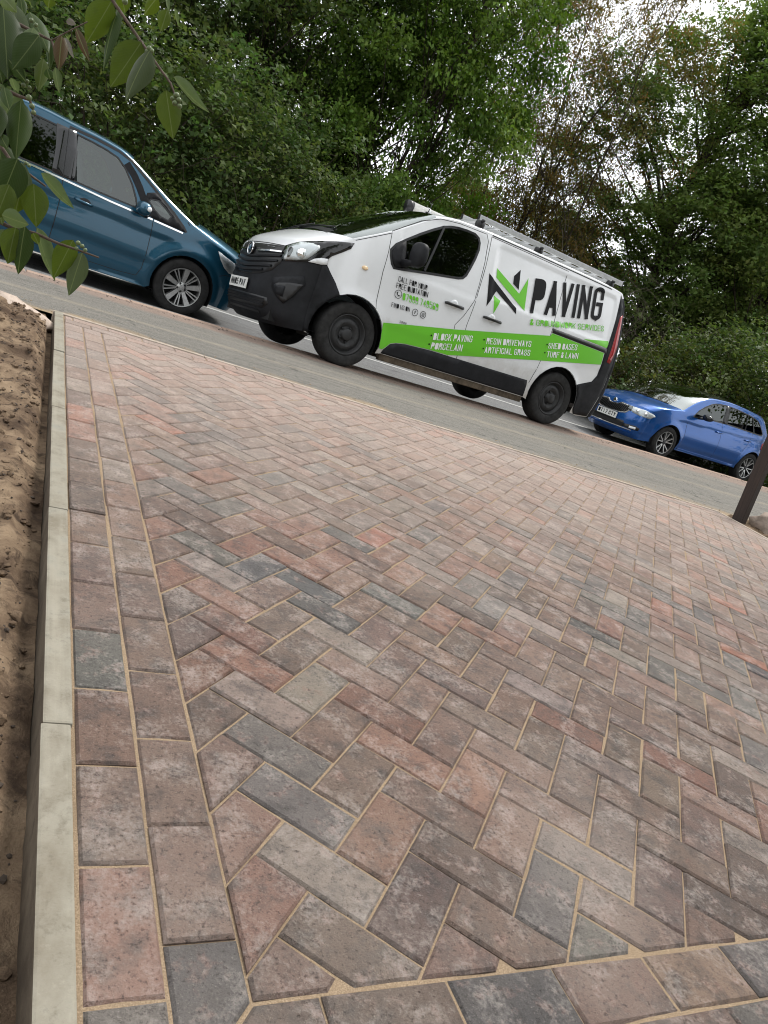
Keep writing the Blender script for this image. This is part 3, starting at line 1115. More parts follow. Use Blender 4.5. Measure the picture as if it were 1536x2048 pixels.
def lathe_y(V, F, prof, seg=40, c=(0, 0, 0), side=1, closed=False):
    """revolve (r, y) about the Y axis; side flips y"""
    b = len(V)
    n = len(prof)
    for k in range(seg):
        w = 2 * math.pi * k / seg
        for r, y in prof:
            V.append((c[0] + r * math.cos(w), c[1] + side * y, c[2] + r * math.sin(w)))
    for k in range(seg):
        k2 = (k + 1) % seg
        for i in range(n - 1):
            f = (b + k * n + i, b + k * n + i + 1, b + k2 * n + i + 1, b + k2 * n + i)
            F.append(f if side > 0 else tuple(reversed(f)))

def wheel(root, x, y, R_, rim, w, kind, rot=0.0):
    """y is the outer face of the tyre; wheel > tyre, rim, nuts"""
    sd_ = 1 if y > 0 else -1
    c = (x, y, R_)
    V, F = [], []
    lathe_y(V, F, [(rim * 0.98, -w * 0.35), (0.04, -w * 0.35)], 24, c, sd_)
    wh = mesh_obj('wheel', V, F, M_WELL, root, True)
    V, F = [], []
    lathe_y(V, F, [(rim, -w), (R_ * 0.93, -w), (R_, -w * 0.88), (R_, -0.030), (R_ * 0.985, -0.010), (R_ * 0.955, 0.001), (R_ * 0.88, 0.006), (rim * 1.10, 0.004), (rim * 1.05, -0.001), (rim * 1.005, -0.012), (rim * 0.985, -0.05)], 56, c, sd_)
    t = mesh_obj('tyre', V, F, M_RUBBER, wh, True)
    # tread blocks: short ribs around the shoulder
    TV, TF = [], []
    for k in range(70):
        a = 2 * math.pi * k / 70
        bmv = []
        for da, rr, yy in ((-0.030, R_ * 1.004, -0.035), (0.008, R_ * 1.004, -0.035), (0.018, R_ * 0.972, -0.003), (-0.020, R_ * 0.972, -0.003)):
            bmv.append((x + rr * math.cos(a + da), y + sd_ * yy, R_ + rr * math.sin(a + da)))
        b = len(TV)
        TV += bmv
        TF.append((b, b + 1, b + 2, b + 3))
    tag(mesh_obj('tread', TV, TF, M_RUBBER, wh), kind='stuff')
    V, F = [], []
    P = lambda r, a, yy: (x + r * math.cos(a + rot), y + sd_ * yy, R_ + r * math.sin(a + rot))
    if kind == 'steel':
        prof = [(rim * 1.0, -0.012), (rim * 0.985, -0.004), (rim * 0.93, -0.008), (rim * 0.90, -0.05), (rim * 0.84, -0.055), (rim * 0.78, -0.038), (rim * 0.62, -0.024), (rim * 0.50, -0.028), (rim * 0.42, -0.045), (rim * 0.30, -0.048), (rim * 0.29, -0.012), (rim * 0.24, -0.006), (0.0, -0.004)]
        lathe_y(V, F, prof, 56, c, sd_)
        mesh_obj('rim', V, F, M_STEEL, wh, True)
        HV, HF = [], []
        for k in range(12):
            a = 2 * math.pi * k / 12
            b = len(HV)
            for q in range(10):
                t_ = 2 * math.pi * q / 10
                rr = rim * 0.70 + rim * 0.055 * math.sin(t_)
                HV.append(P(rr, a + 0.13 * math.cos(t_), -0.0235 - 0.022 * (rr - rim * 0.62) / (rim * 0.16)))
            HF.append(tuple(range(b, b + 10)))
        tag(mesh_obj('vent_holes', HV, HF, M_WELL, wh), kind='stuff')
        for k in range(5):
            a = 2 * math.pi * k / 5 + 0.3
            NV, NF = [], []
            q = P(rim * 0.36, a, 0)
            lathe_y(NV, NF, [(0.013, -0.048), (0.013, -0.026), (0.008, -0.022), (0.0, -0.022)], 6, q, sd_)
            mesh_obj('wheel_nut', NV, NF, M_BLACK, wh)
        # raised ribs around the centre boss
        RV, RF = [], []
        for k in range(6):
            a = 2 * math.pi * k / 6 + 0.1
            b = len(RV)
            for (r_, da, yy) in ((rim * 0.48, -0.26, -0.027), (rim * 0.48, 0.26, -0.027), (rim * 0.60, 0.20, -0.018), (rim * 0.60, -0.20, -0.018)):
                RV.append(P(r_, a + da, yy))
            RF.append((b, b + 1, b + 2, b + 3))
        tag(mesh_obj('ribs', RV, RF, M_STEEL, wh), kind='stuff')
    else:
        dark = kind == 'dark'
        lathe_y(V, F, [(rim * 1.01, -0.014), (rim * 0.995, 0.000), (rim * 0.955, -0.002), (rim * 0.93, -0.016), (rim * 0.91, -0.07), (rim * 0.88, -0.12)], 56, c, sd_)
        def spoke(r1, r2, a, w1, w2, y1, y2, skew=0.0):
            b = len(V)
            for (r_, ww, yy) in ((r1, w1, y1), (r2, w2, y2)):
                for sx, dy in ((-1, -0.035), (-0.8, 0.0), (0.8, 0.0), (1, -0.035)):
                    ca, sa = math.cos(a + rot + (skew if r_ == r2 else 0)), math.sin(a + rot + (skew if r_ == r2 else 0))
                    V.append((x + r_ * ca - sx * ww * sa, y + sd_ * (yy + dy), R_ + r_ * sa + sx * ww * ca))
            for i in range(3):
                F.append((b + i, b + i + 1, b + 4 + i + 1, b + 4 + i))
        lathe_y(V, F, [(rim * 0.30, -0.06), (rim * 0.27, -0.026), (rim * 0.14, -0.016), (rim * 0.13, -0.010), (0, -0.009)], 30, c, sd_)
        if kind == 'galaxy':
            for k in range(5):
                a = 2 * math.pi * k / 5
                spoke(rim * 0.22, rim * 0.95, a, 0.024, 0.040, -0.026, -0.008)
                for s_ in (-1, 1):
                    spoke(rim * 0.24, rim * 0.95, a + math.pi / 5 + s_ * 0.12, 0.0075, 0.0085, -0.028, -0.008, -s_ * 0.02)
            mesh_obj('rim', V, F, M_ALLOY, wh)
        else:
            mesh_obj('rim', V, F, M_ALLOYD, wh)
            V, F = [], []
            for k in range(5):
                a = 2 * math.pi * k / 5
                for s_ in (-1, 1):
                    spoke(rim * 0.20, rim * 0.96, a + s_ * 0.12, 0.011, 0.0085, -0.022, -0.003, s_ * 0.13)
            lathe_y(V, F, [(rim * 1.012, -0.012), (rim * 0.998, 0.002), (rim * 0.965, 0.0)], 56, c, sd_)
            mesh_obj('spokes', V, F, M_ALLOY, wh)
        for k in range(5):
            a = 2 * math.pi * k / 5 + (math.pi / 5)
            NV, NF = [], []
            lathe_y(NV, NF, [(0.014, -0.028), (0.013, -0.017), (0.0, -0.018)], 8, P(rim * 0.215, a, 0), sd_)
            mesh_obj('wheel_nut', NV, NF, M_BLACK, wh)
    return wh

def pose_root(name, p):
    x, y, z, h, pi_, ro = p
    m = Matrix.Rotation(h, 3, 'Z') @ Matrix.Rotation(pi_, 3, 'Y') @ Matrix.Rotation(ro, 3, 'X')
    return empty(name, (x, y, z), m.to_euler())

def arch(cx, cz, r, a0, a1, n=18):
    return [(cx + r * math.cos(a), cz + r * math.sin(a)) for a in np.linspace(a0, a1, n)]

def sstep(a, b, x):
    t = max(0.0, min(1.0, (x - a) / (b - a)))
    return t * t * (3 - 2 * t)

def seat(root, x, y, z, mat=None):
    s = blob('seat', (x, y, z), (0.26, 0.25, 0.09), mat or M_SEAT, root, 3.0)
    blob('backrest', (x - 0.27, y, z + 0.35), (0.07, 0.24, 0.34), mat or M_SEAT, s, 3.0, Matrix.Rotation(-0.2, 3, 'Y'))
    blob('headrest', (x - 0.36, y, z + 0.74), (0.05, 0.14, 0.10), mat or M_SEAT, s, 2.6, Matrix.Rotation(-0.2, 3, 'Y'))
    return s
# ------------------------------------------------------------------ the van
van = pose_root('panel_van', (2.713, 7.4135, -0.2405, 3.2462, 0.0188, 0.11))
tag(van, 'white panel van with black and green lettering, two wheels up on the kerb', 'van')

def rbox(x, z, cx, cz, hx, hz, r):
    qx, qz = abs(x - cx) - hx + r, abs(z - cz) - hz + r
    return math.hypot(max(qx, 0), max(qz, 0)) + min(max(qx, qz), 0) - r

_vz = [0, .25, .45, .75, 1.05, 1.2, 1.5, 1.8, 1.9, 2.2]
_vy = [.88, .90, .945, .955, .945, .93, .87, .80, .77, .7]
_vzz = np.linspace(0, 2.2, 221)
_vyy = np.interp(_vzz, _vz, _vy)
_k = np.exp(-0.5 * (np.arange(-16, 17) / 6.0) ** 2)
_vyy = np.convolve(np.pad(_vyy, 16, mode='edge'), _k / _k.sum(), 'valid')
def S_van(x, z):
    y = float(np.interp(z, _vzz, _vyy))
    if x > 0.05: y -= 0.10 * ((x - 0.05) / 0.45) ** 2 * (1 if x < 1 else 0)
    if x < -3.4: y -= 0.035 * ((-3.4 - x) / 0.55) ** 2
    # arch flares
    for cx in (0.02, -3.075):
        d = math.hypot(x - cx, z - 0.33)
        y += 0.016 * math.exp(-((d - 0.41) / 0.055) ** 2)
    # pressed panel on the load side
    e = rbox(x, z, -2.70, 1.52, 1.07, 0.315, 0.09)
    y -= 0.013 * sstep(0.0, 0.04, -e)
    # soft swage that runs along the doors and kicks up at the back
    zc = 0.60 + 0.05 * sstep(-0.3, -1.2, -x) if x > -2.6 else 0.65 + 0.28 * sstep(2.6, 3.6, -x)
    y -= 0.012 * sstep(0.0, 0.10, zc - z) * sstep(0.3, 0.45, z)
    # window frame of the front door stands slightly in
    e2 = rbox(x, z, -0.90, 1.47, 0.60, 0.36, 0.12)
    y -= 0.010 * sstep(0.0, 0.05, -e2)
    return y

E_ = [(.46, .24), (.47, .34), (.47, .50), (.46, .64), (.45, .80), (.44, .95), (.36, 1.09), (.28, 1.18), (.20, 1.27),
      (-.25, 1.505), (-.73, 1.80), (-1.0, 1.858), (-1.6, 1.888), (-2.6, 1.90), (-3.65, 1.90), (-3.86, 1.84), (-3.93, 1.5), (-3.94, 1.0), (-3.93, .6), (-3.85, .24)]
C_ = [(.78, .20), (.92, .30), (.96, .48), (.948, .62), (.92, .80), (.885, .97), (.80, 1.085), (.62, 1.19), (.45, 1.275),
      (-.04, 1.55), (-.70, 1.875), (-1.1, 1.93), (-1.7, 1.955), (-2.6, 1.965), (-3.7, 1.955), (-3.97, 1.87), (-4.03, 1.5), (-4.06, 1.0), (-4.07, .6), (-4.02, .28)]
n_ = [2.3] * 6 + [2.4, 2.3, 2.1, 2.0, 2.2, 3, 3, 3, 3, 3, 4, 4, 4, 4]
B = Body(van, E_, C_, n_, S_van, sharp=(5, 8, 10), K=6)
B.cap('front_bumper', 0, 5, M_PLAST)
B.cap('bonnet', 5, 8, M_WHITE)
B.cap('windscreen', 8, 10, M_SCREEN, -0.90, 0.90)
B.cap('a_pillar', 8, 10, M_WHITE, 0.90, 1.0)
B.cap('a_pillar', 8, 10, M_WHITE, -1.0, -0.90)
B.cap('roof', 10, 15, M_WHITE)
B.cap('rear_doors', 15, 19, M_WHITE, -0.80, 0.80)
B.cap('rear_corner', 15, 19, M_PLAST, 0.80, 1.0)
B.cap('rear_corner', 15, 19, M_PLAST, -1.0, -0.80)
ARC1 = arch(0.02, 0.33, 0.415, R(-13), R(193))
ARC2 = arch(-3.075, 0.33, 0.415, R(-13), R(193))
bottom = [(-3.62, 0.22)] + [p for p in reversed(ARC2)] + [(-2.62, 0.25), (-1.5, 0.25), (-0.45, 0.25)] + [p for p in reversed(ARC1)] + [(.44, .235)]
# drop accidental doubles
WINV = [(-.215, 1.31), (-.27, 1.385), (-.394, 1.475), (-.55, 1.585), (-.70, 1.68), (-.837, 1.758), (-.93, 1.79), (-1.03, 1.812), (-1.15, 1.824), (-1.27, 1.826), (-1.34, 1.80), (-1.372, 1.75), (-1.375, 1.67), (-1.345, 1.56), (-1.30, 1.44), (-1.262, 1.35), (-1.22, 1.305), (-1.157, 1.283), (-.95, 1.247), (-.71, 1.205), (-.40, 1.147), (-.30, 1.132), (-.26, 1.17), (-.225, 1.25)]
B.side('side_panel', bottom, M_WHITE, 1, 0.028, holes=[WINV])
B.side('side_panel', bottom, M_WHITE, -1, 0.07, holes=[WINV])
B.bake()
YL, YR = (0, -1, 0), (0, 1, 0)
def P3(pts, y=0.95): return [(x, y, z) for x, z in pts]

# lower cladding, sill, bumper corners
for sgn, dd in ((1, YL), (-1, YR)):
    clad = [(-.455, .255), (-.47, .30), (-.53, .377), (-.60, .405), (-.715, .425), (-1.06, .445), (-1.43, .449), (-2.58, .462), (-2.60, .40), (-2.615, .258), (-1.5, .258)]
    B.patch('lower_cladding', P3(clad, sgn), dd, M_PLAST, 0.006, step=0.05)
    sill = [(-.46, .252), (-1.5, .252), (-2.62, .252), (-2.62, .20), (-1.5, .19), (-.46, .20)]
    b_ = box('sill', (-1.54, sgn * 0.86, 0.215), (2.16, 0.07, 0.075), M_RUST, van, bev=0.01)
    # bumper corner behind the front cap, up to the arch
    ar = [p for p in ARC1 if p[0] > 0.16]
    bc = [(.478, .245), (.44, .245)] + ar + [(.24, .715), (.30, .80), (.378, .884), (.435, .955), (.468, .95), (.478, .8), (.49, .6), (.49, .4)]
    B.patch('bumper_corner', P3(bc, sgn), dd, M_PLAST, 0.006, step=0.04)
    # rear corner trim and bumper
    rc = [(-3.825, 1.875), (-3.80, 1.58), (-3.755, 1.275), (-3.715, 1.11), (-3.725, .80), (-3.66, .70), (-3.40, .60), (-3.46, .50), (-3.49, .40), (-3.50, .30), (-3.56, .23), (-3.84, .25),
          (-3.925, .6), (-3.938, 1.0), (-3.928, 1.5), (-3.90, 1.70), (-3.862, 1.835)]
    B.patch('rear_corner_trim', P3(rc, sgn), dd, M_PLAST, 0.006, step=0.05)
    tl = [(-3.912, 1.64), (-3.87, 1.60), (-3.845, 1.39), (-3.805, 1.0), (-3.87, .99), (-3.925, 1.2)]
    B.patch('tail_lamp', P3(tl, sgn), dd, M_REDL, 0.014, step=0.05, skirt=0.02)
    # arch lips
    B.strip('arch_lip', P3(ARC1[4:], sgn), dd, 0.012, M_PLAST, 0.004)
    B.strip('arch_lip', P3(ARC2[1:-1], sgn), dd, 0.012, M_PLAST, 0.004)
    # slide rail
    B.patch('door_rail', P3([(-2.71, 1.155), (-3.74, 1.158), (-3.745, 1.100), (-2.72, 1.100)], sgn), dd, M_BLACK, 0.006, step=0.06)
    # roof gutter strip
    B.strip('roof_gutter', P3([(-1.52, 1.885), (-2.2, 1.893), (-3.0, 1.896), (-3.62, 1.895)], sgn * 0.9), dd, 0.012, M_SEAM, 0.002)

# seams of the doors
seams = [
    [(-.20, 1.49), (-.20, 1.28), (-.185, 1.065), (-.20, .75), (-.215, .68)],
    [(-.20, 1.49), (-.55, 1.715), (-.78, 1.815), (-1.05, 1.855), (-1.44, 1.872), (-1.475, 1.80), (-1.478, 1.56), (-1.46, 1.30), (-1.44, 1.13), (-1.35, .93), (-1.265, .80), (-1.285, .66), (-1.306, .50), (-1.308, .26)],
    [(-1.30, .66), (-1.42, .66)],
    [(-1.515, 1.868), (-1.50, 1.55), (-1.472, 1.28), (-1.425, .84), (-1.44, .50), (-1.458, .26)],
    [(-1.515, 1.868), (-2.2, 1.872), (-2.79, 1.872), (-2.745, 1.53), (-2.708, 1.15), (-2.686, .846), (-2.655, .60), (-2.62, .44)],
]
for s_ in seams:
    B.strip('panel_gap', P3(s_), YL, 0.007, M_SEAM, 0.0012)
B.strip('panel_gap', P3(seams[0] + seams[1][1:6], -1), YR, 0.007, M_SEAM, 0.0012)
# bonnet gap and wing line
B.strip('panel_gap', [(0.20, 0.9, 1.262), (-0.205, 0.9, 1.472)], YL, 0.007, M_SEAM, 0.001)

# front door window
win = WINV
def shrink(pts, d):
    q = pts if area(pts) > 0 else pts[::-1]
    return inset(q, d)
for sgn, dd in ((1, YL), (-1, YR)):
    B.frame('window_seal', win, 0.022, sgn, M_BLACK, 0.004)
    B.patch('door_window', P3(shrink(win, 0.004), sgn), dd, M_GLASS, -0.004, step=0.05, skirt=0)
    B.strip('window_divider', P3([(-.845, 1.755), (-.73, 1.365), (-.69, 1.23)], sgn), dd, 0.026, M_BLACK, 0.010, th=0.006)
    sail = [(-.235, 1.29), (-.28, 1.37), (-.39, 1.45), (-.41, 1.36), (-.42, 1.18), (-.31, 1.155), (-.27, 1.20)]
    B.patch('mirror_base', P3(sail, sgn), dd, M_PLAST, 0.011, step=0.05)
    # door mirror: housing standing off on an arm
    mr = blob('door_mirror', (-.465, sgn * 1.085, 1.335), (0.062, 0.115, 0.128), M_PLAST, van, 3.6, Matrix.Rotation(sgn * 0.10, 3, 'Z'),
              taper=lambda p: (p[0] * (1.0 - 0.25 * abs(p[2]) / 0.135), p[1], p[2] * (1 - 0.10 * (p[1] > 0) * p[1] / 0.135)))
    tube('mirror_arm', [(-.40, sgn * 0.93, 1.22), (-.43, sgn * 1.0, 1.235), (-.46, sgn * 1.06, 1.26)], [0.045, 0.035, 0.045], M_PLAST, mr, 10)
    box('mirror_glass', (-.528, sgn * 1.085, 1.335), (0.004, 0.17, 0.19), M_CHROME, mr)
    # handles
    for hx0, hx1, hz in ((-1.047, -1.308, 0.996), (-1.615, -1.885, 0.992)):
        B.patch('handle_recess', P3([(hx0 - .13 + .055 * math.cos(a), hz + .012 + .05 * math.sin(a)) for a in np.linspace(0, 2 * math.pi, 16)[:-1]], sgn), dd, M_WHITE, 0.002, step=0.03, skirt=0.002)
        y0 = S_van((hx0 + hx1) / 2, hz)
        hd = tube('door_handle', [(hx0, sgn * (y0 + .008), hz - 0.002), (hx0 - .02, sgn * (y0 + .030), hz), ((hx0 + hx1) / 2, sgn * (y0 + .038), hz + .002), (hx1 + .02, sgn * (y0 + .030), hz), (hx1, sgn * (y0 + .008), hz)], [.014, .017, .018, .017, .014], M_BLACK, van, 8)
        if sgn < 0: break
    B.patch('side_repeater', P3([(.033 + .035 * math.cos(a), 1.036 + .022 * math.sin(a)) for a in np.linspace(0, 2 * math.pi, 14)[:-1]], sgn), dd, M_AMBER, 0.012, step=0.03, skirt=0.014)

# wheels, wells and underside
for x in (0.0, -3.098):
    for y in (0.915, -0.915):
        wheel(van, x, y, 0.336, 0.215, 0.215, 'steel', rot=rnd.random() * 6)
box('underbody', (-1.5, 0, 0.42), (4.6, 1.32, 0.36), M_WELL, van)
box('load_floor', (-2.75, 0, 1.15), (2.3, 1.55, 1.15), M_WELL, van)
for x in (0.02, -3.075):
    for s_ in (1, -1):
        V, F = [], []
        lathe_y(V, F, [(0.415, s_ * 0.86), (0.415, s_ * 0.55)], 40, (x, 0, 0.33), 1)
        V = [(a, b, max(c, 0.2)) for a, b, c in V]
        mesh_obj('wheel_arch_liner', V, F, M_WELL, van, True)
# cab interior
seat(van, -0.75, 0.42, 0.95)
seat(van, -0.75, -0.42, 0.95)
box('dashboard', (0.0, 0, 1.12), (0.45, 1.5, 0.22), M_BLACK, van, bev=0.05)
V, F = [], []
for k in range(24):
    a = 2 * math.pi * k / 24
    p = Vector((-0.30, -0.42, 1.25)) + Matrix.Rotation(-0.5, 3, 'Y') @ Vector((0, 0.19 * math.cos(a), 0.19 * math.sin(a)))
    V.append(p)
ring = V + [V[0]]
tube('steering_wheel', ring, 0.015, M_BLACK, van, 6)
box('bulkhead', (-1.50, 0, 1.3), (0.03, 1.5, 1.0), M_TRIMG, van)
# --- van: nose
XF = (-1, 0, 0)
def PF(pts): return [(1.0, y, z) for y, z in pts]
gr = [(-.60, .995), (-.63, .90), (-.62, .82), (-.55, .73), (-.40, .675), (-.18, .648), (0, .645), (.18, .648), (.40, .675), (.55, .73), (.62, .82), (.63, .90), (.60, .995), (.3, .985), (0, .98), (-.3, .985)]
grille = B.patch('grille', PF(gr), XF, M_BLACK, 0.005, step=0.05)
for k, (zz, w) in enumerate(((.845, .60), (.792, .585), (.738, .53), (.694, .42))):
    pts = [(1.0, y, zz + 0.055 * (abs(y) / 0.6) ** 1.4 - 0.01) for y in np.linspace(-w, w, 15)]
    B.strip('grille_bar', pts, XF, 0.020, M_PLAST, 0.020, grille, th=0.02)
pts = [(1.0, y, .885 + 0.045 * (abs(y) / 0.6)) for y in np.linspace(-.60, .60, 15)]
B.strip('chrome_bar', pts[:6], XF, 0.016, M_CHROME, 0.026, grille, th=0.02)
B.strip('chrome_bar', pts[9:], XF, 0.016, M_CHROME, 0.026, grille, th=0.02)
bp = B.hit((1, 0, .91), XF, 0.02)
bd = blob('badge', bp, (0.018, 0.075, 0.07), M_GLOSSBLK, van, 2.2)
V, F = [], []
for k in range(25):
    a = 2 * math.pi * k / 24
    V.append(Vector(bp) + Vector((0.014, 0.072 * math.cos(a), 0.067 * math.sin(a))))
tube('badge_ring', V, 0.008, M_CHROME, bd, 6)
# stylised winged emblem inside the ring
gv = [(-.05, .0), (-.01, .035), (.045, .045), (.025, .025), (.05, .012), (.022, .0), (.035, -.018), (.0, -.012), (-.02, -.035), (-.03, -.01)]
mesh_obj('emblem', [Vector(bp) + Vector((0.022, y, z)) for y, z in gv], [tuple(range(len(gv)))], M_CHROME, bd)
B.patch('lower_intake', PF([(-.60, .455), (.60, .455), (.62, .40), (.55, .34), (-.55, .34), (-.62, .40)]), XF, M_BLACK, 0.004, step=0.06)
for zz in (.375, .405, .435):
    B.strip('intake_bar', [(1.0, y, zz) for y in np.linspace(-.57, .57, 13)], XF, 0.010, M_PLAST, 0.013, th=0.012)
npl = box('number_plate', B.hit((1, 0, .54), XF, 0.012), (0.010, 0.520, 0.112), M_PLATE, van)
class FlatBody:
    """stand-in surface for lettering on a flat plate"""
    def __init__(self, root): self.root = root
    def hit(self, p, d, off): return Vector(p) - Vector(d).normalized() * off
px_ = npl.data.vertices[0].co.x
xm = max(v.co.x for v in npl.data.vertices)
lettering(FlatBody(npl), 'plate_lettering', 'NN05 PAV', (xm, -.225, .507), (xm, .225, .507), (0, 0, .070), M_INK, d=XF, off=0.0015, bold=0.03)

for sgn in (1, -1):
    dh = Vector((-0.62, -sgn * 0.78, 0))
    fl = lambda L: [(x, sgn * y, z) for x, y, z in L]
    # black surround running back along the wing, white reflector bowl, clear lens
    ext = fl([(.80, .60, 1.005), (.70, .69, 1.072), (.56, .79, 1.13), (.385, .875, 1.185), (.20, .905, 1.232), (.225, .91, 1.165), (.30, .90, 1.105), (.40, .885, 1.035), (.425, .88, 1.0), (.42, .88, .935), (.50, .87, .915), (.62, .835, .905), (.70, .76, .875), (.81, .645, .848), (.82, .615, .90)])
    hs = B.patch('headlamp_surround', ext, dh, M_GLOSSBLK, 0.006, step=0.035)
    ref = fl([(.775, .635, .995), (.70, .70, 1.055), (.59, .80, 1.085), (.535, .85, 1.085), (.53, .86, 1.055), (.575, .845, .99), (.63, .825, .925), (.70, .755, .89), (.80, .645, .865)])
    hl = B.patch('headlamp', ref, dh, M_REFL, 0.010, step=0.03, skirt=0.004)
    c1 = B.hit((.67, sgn * .77, .965), dh, 0.006)
    rt = Matrix.Rotation(sgn * 0.9, 3, 'Z')
    blob('projector', c1, (0.03, 0.055, 0.055), M_CHROME, hl, 2.0, rt, 16, 10)
    c2 = B.hit((.755, sgn * .68, .945), dh, 0.004)
    blob('lamp_divider', c2, (0.02, 0.028, 0.062), M_GLOSSBLK, hl, 2.4, rt, 12, 8)
    B.patch('turn_lens', fl([(.615, .84, .908), (.565, .855, .955), (.50, .87, .985), (.432, .882, .998), (.425, .884, .94), (.49, .873, .922)]), dh, M_WHITE, 0.011, hl, step=0.03, skirt=0.005)
    B.patch('lamp_lens', ref, dh, M_LENS, 0.026, hl, step=0.04, skirt=0.016)
    # fog lamp pocket
    pk = fl([(.855, .625, .652), (.835, .655, .672), (.72, .775, .725), (.62, .843, .762), (.585, .857, .69), (.60, .85, .655), (.655, .82, .55), (.735, .766, .448), (.80, .71, .49), (.85, .645, .576)])
    fp = B.patch('fog_lamp_pocket', pk, dh, M_PLAST, 0.012, step=0.04, skirt=0.016)
    B.patch('fog_lamp_recess', fl([(.832, .668, .60), (.805, .70, .628), (.70, .795, .665), (.60, .85, .68), (.676, .808, .53), (.728, .772, .455), (.79, .717, .495)]), dh, M_BLACK, 0.018, fp, step=0.025, skirt=0.004)
    B.patch('fog_lamp_cover', fl([(.823, .684, .60), (.75, .765, .612), (.75, .76, .508), (.80, .712, .515)]), dh, M_PLAST, 0.028, fp, step=0.03, skirt=0.008)
    # lower lip
B.strip('bumper_lip', [(1.0, y, .30) for y in np.linspace(-.5, .5, 21)], XF, 0.02, M_BLACK, 0.008, th=0.008)
# bonnet shut line against the nose
B.strip('panel_gap', [(1.0, y, 1.0 + 0.0 * y) for y in np.linspace(-.58, .58, 17)], XF, 0.008, M_SEAM, 0.003)
# wipers and scuttle
B.strip('scuttle', [(.36, y, 1.3) for y in np.linspace(-.62, .62, 17)], (0.35, 0, -1), 0.06, M_BLACK, 0.004)
for y0, y1 in ((-.15, .5), (-.7, -.1)):
    tube('wiper', [B.hit((.35, y0, 1.4), (0.4, 0, -1), 0.012), B.hit((.28, (y0 + y1) / 2, 1.4), (0.4, 0, -1), 0.012), B.hit((.24, y1, 1.4), (0.4, 0, -1), 0.012)], 0.008, M_BLACK, van, 6)
tube('aerial', [B.hit((-.80, .45, 2.2), (0, 0, -1), 0.0), Vector(B.hit((-.80, .45, 2.2), (0, 0, -1), 0.0)) + Vector((-.03, 0, .11))], [.006, .003], M_BLACK, van, 6)
blob('aerial_base', B.hit((-.80, .45, 2.2), (0, 0, -1), 0.006), (.03, .022, .010), M_BLACK, van, 2.2, None, 12, 6)
# reflected-light free items: rear bumper, rear windows
B.patch('rear_bumper', [(-4.1, y, z) for y, z in ((-.84, .26), (.84, .26), (.86, .60), (-.86, .60))], (1, 0, 0), M_PLAST, 0.01, step=0.1)
for s_ in (-1, 1):
    B.patch('rear_window', [(-4.1, s_ * y, z) for y, z in ((.08, 1.15), (.74, 1.15), (.70, 1.72), (.08, 1.74))], (1, 0, 0), M_GLASSP, 0.004, step=0.1)

# --- van: roof rack, pipe carrier and ladder
rack = empty('roof_rack', (0, 0, 0))
rack.parent = van
# parts sit directly under the van
bpy.data.objects.remove(rack, do_unlink=True)
def roof_z(x, y): return B.hit((x, y, 2.4), (0, 0, -1), 0).z
for x in (-1.36, -2.30, -3.62):
    rb = box('roof_bar', (x, 0, 1.992), (0.055, 1.46, 0.028), M_ALU, van, bev=0.008)
    for s_ in (-1, 1):
        zz = roof_z(x, s_ * .70)
        blob('bar_foot', (x, s_ * .70, (zz + 1.985) / 2), (.06, .04, (2.0 - zz) / 2 + .012), M_BLACK, rb, 2.8, None, 12, 8)
        tube('bar_end', [(x, s_ * .72, 1.992), (x, s_ * .765, 1.994)], [.022, .017], M_BLACK, rb, 8)
pipe = tube('pipe_carrier', [(-1.08, -.50, 2.072), (-3.75, -.50, 2.072)], 0.066, M_CREAMP, van, 20)
tube('end_cap', [(-1.045, -.50, 2.072), (-1.12, -.50, 2.072)], 0.071, M_BLACK, pipe, 20)
tube('end_cap', [(-3.70, -.50, 2.072), (-3.78, -.50, 2.072)], 0.071, M_BLACK, pipe, 20)
for x in (-1.36, -2.30, -3.62):
    tube('pipe_clamp', [(x - .015, -.50, 2.072), (x + .015, -.50, 2.072)], 0.074, M_ALU, pipe, 20)

ladder = empty('aluminium_ladder', van.matrix_basis @ Vector((-1.3, 0.4, 2.06)))
vm = Matrix.Translation(van.location) @ van.rotation_euler.to_matrix().to_4x4()
ladder.location = vm @ Vector((-2.60, 0.50, 2.030))
ladder.rotation_euler = van.rotation_euler
tag(ladder, 'long aluminium ladder lying flat on the roof bars of the white van', 'ladder')
for s_ in (-1, 1):
    box('stile', (0, s_ * 0.17, 0), (2.52, 0.026, 0.060), M_ALU, ladder, bev=0.004)
for k in range(10):
    tube('rung', [(-1.12 + k * .248, -.16, 0), (-1.12 + k * .248, .16, 0)], .014, M_ALU, ladder, 8)
for s_ in (-1, 1):
    for x in (-1.262, 1.262):
        box('end_cap', (x, s_ * 0.17, 0), (.012, .027, .067), M_BLACK, ladder)

# --- van: vinyl lettering on the side facing the camera
def PS(x, z): return (x, 1.0, z)
def vinyl(name, pts, mat, off=0.0045, step=0.022):
    return B.patch(name, P3(pts), YL, mat, off, step=step, skirt=0)
band1 = [(-.328, .572), (-.70, .640), (-1.277, .750), (-2.0, .905), (-2.712, 1.060), (-3.738, 1.262), (-3.752, 1.164), (-2.73, 1.16), (-2.72, 1.098), (-3.714, 1.094), (-3.722, .943), (-2.7, .746), (-2.0, .602), (-1.30, .456), (-1.06, .452), (-.72, .432), (-.60, .412), (-.53, .386), (-.46, .31), (-.37, .292), (-.352, .45), (-.335, .52)]
vinyl('green_band', [(-.352, .572), (-.70, .640), (-1.277, .750), (-2.0, .905), (-2.70, 1.058), (-2.72, 1.094), (-3.70, 1.094), (-3.71, .943), (-2.7, .746), (-2.0, .602), (-1.30, .456), (-1.06, .452), (-.72, .432), (-.60, .412), (-.53, .386), (-.475, .32), (-.445, .30), (-.405, .30), (-.375, .45)], M_GREEN)
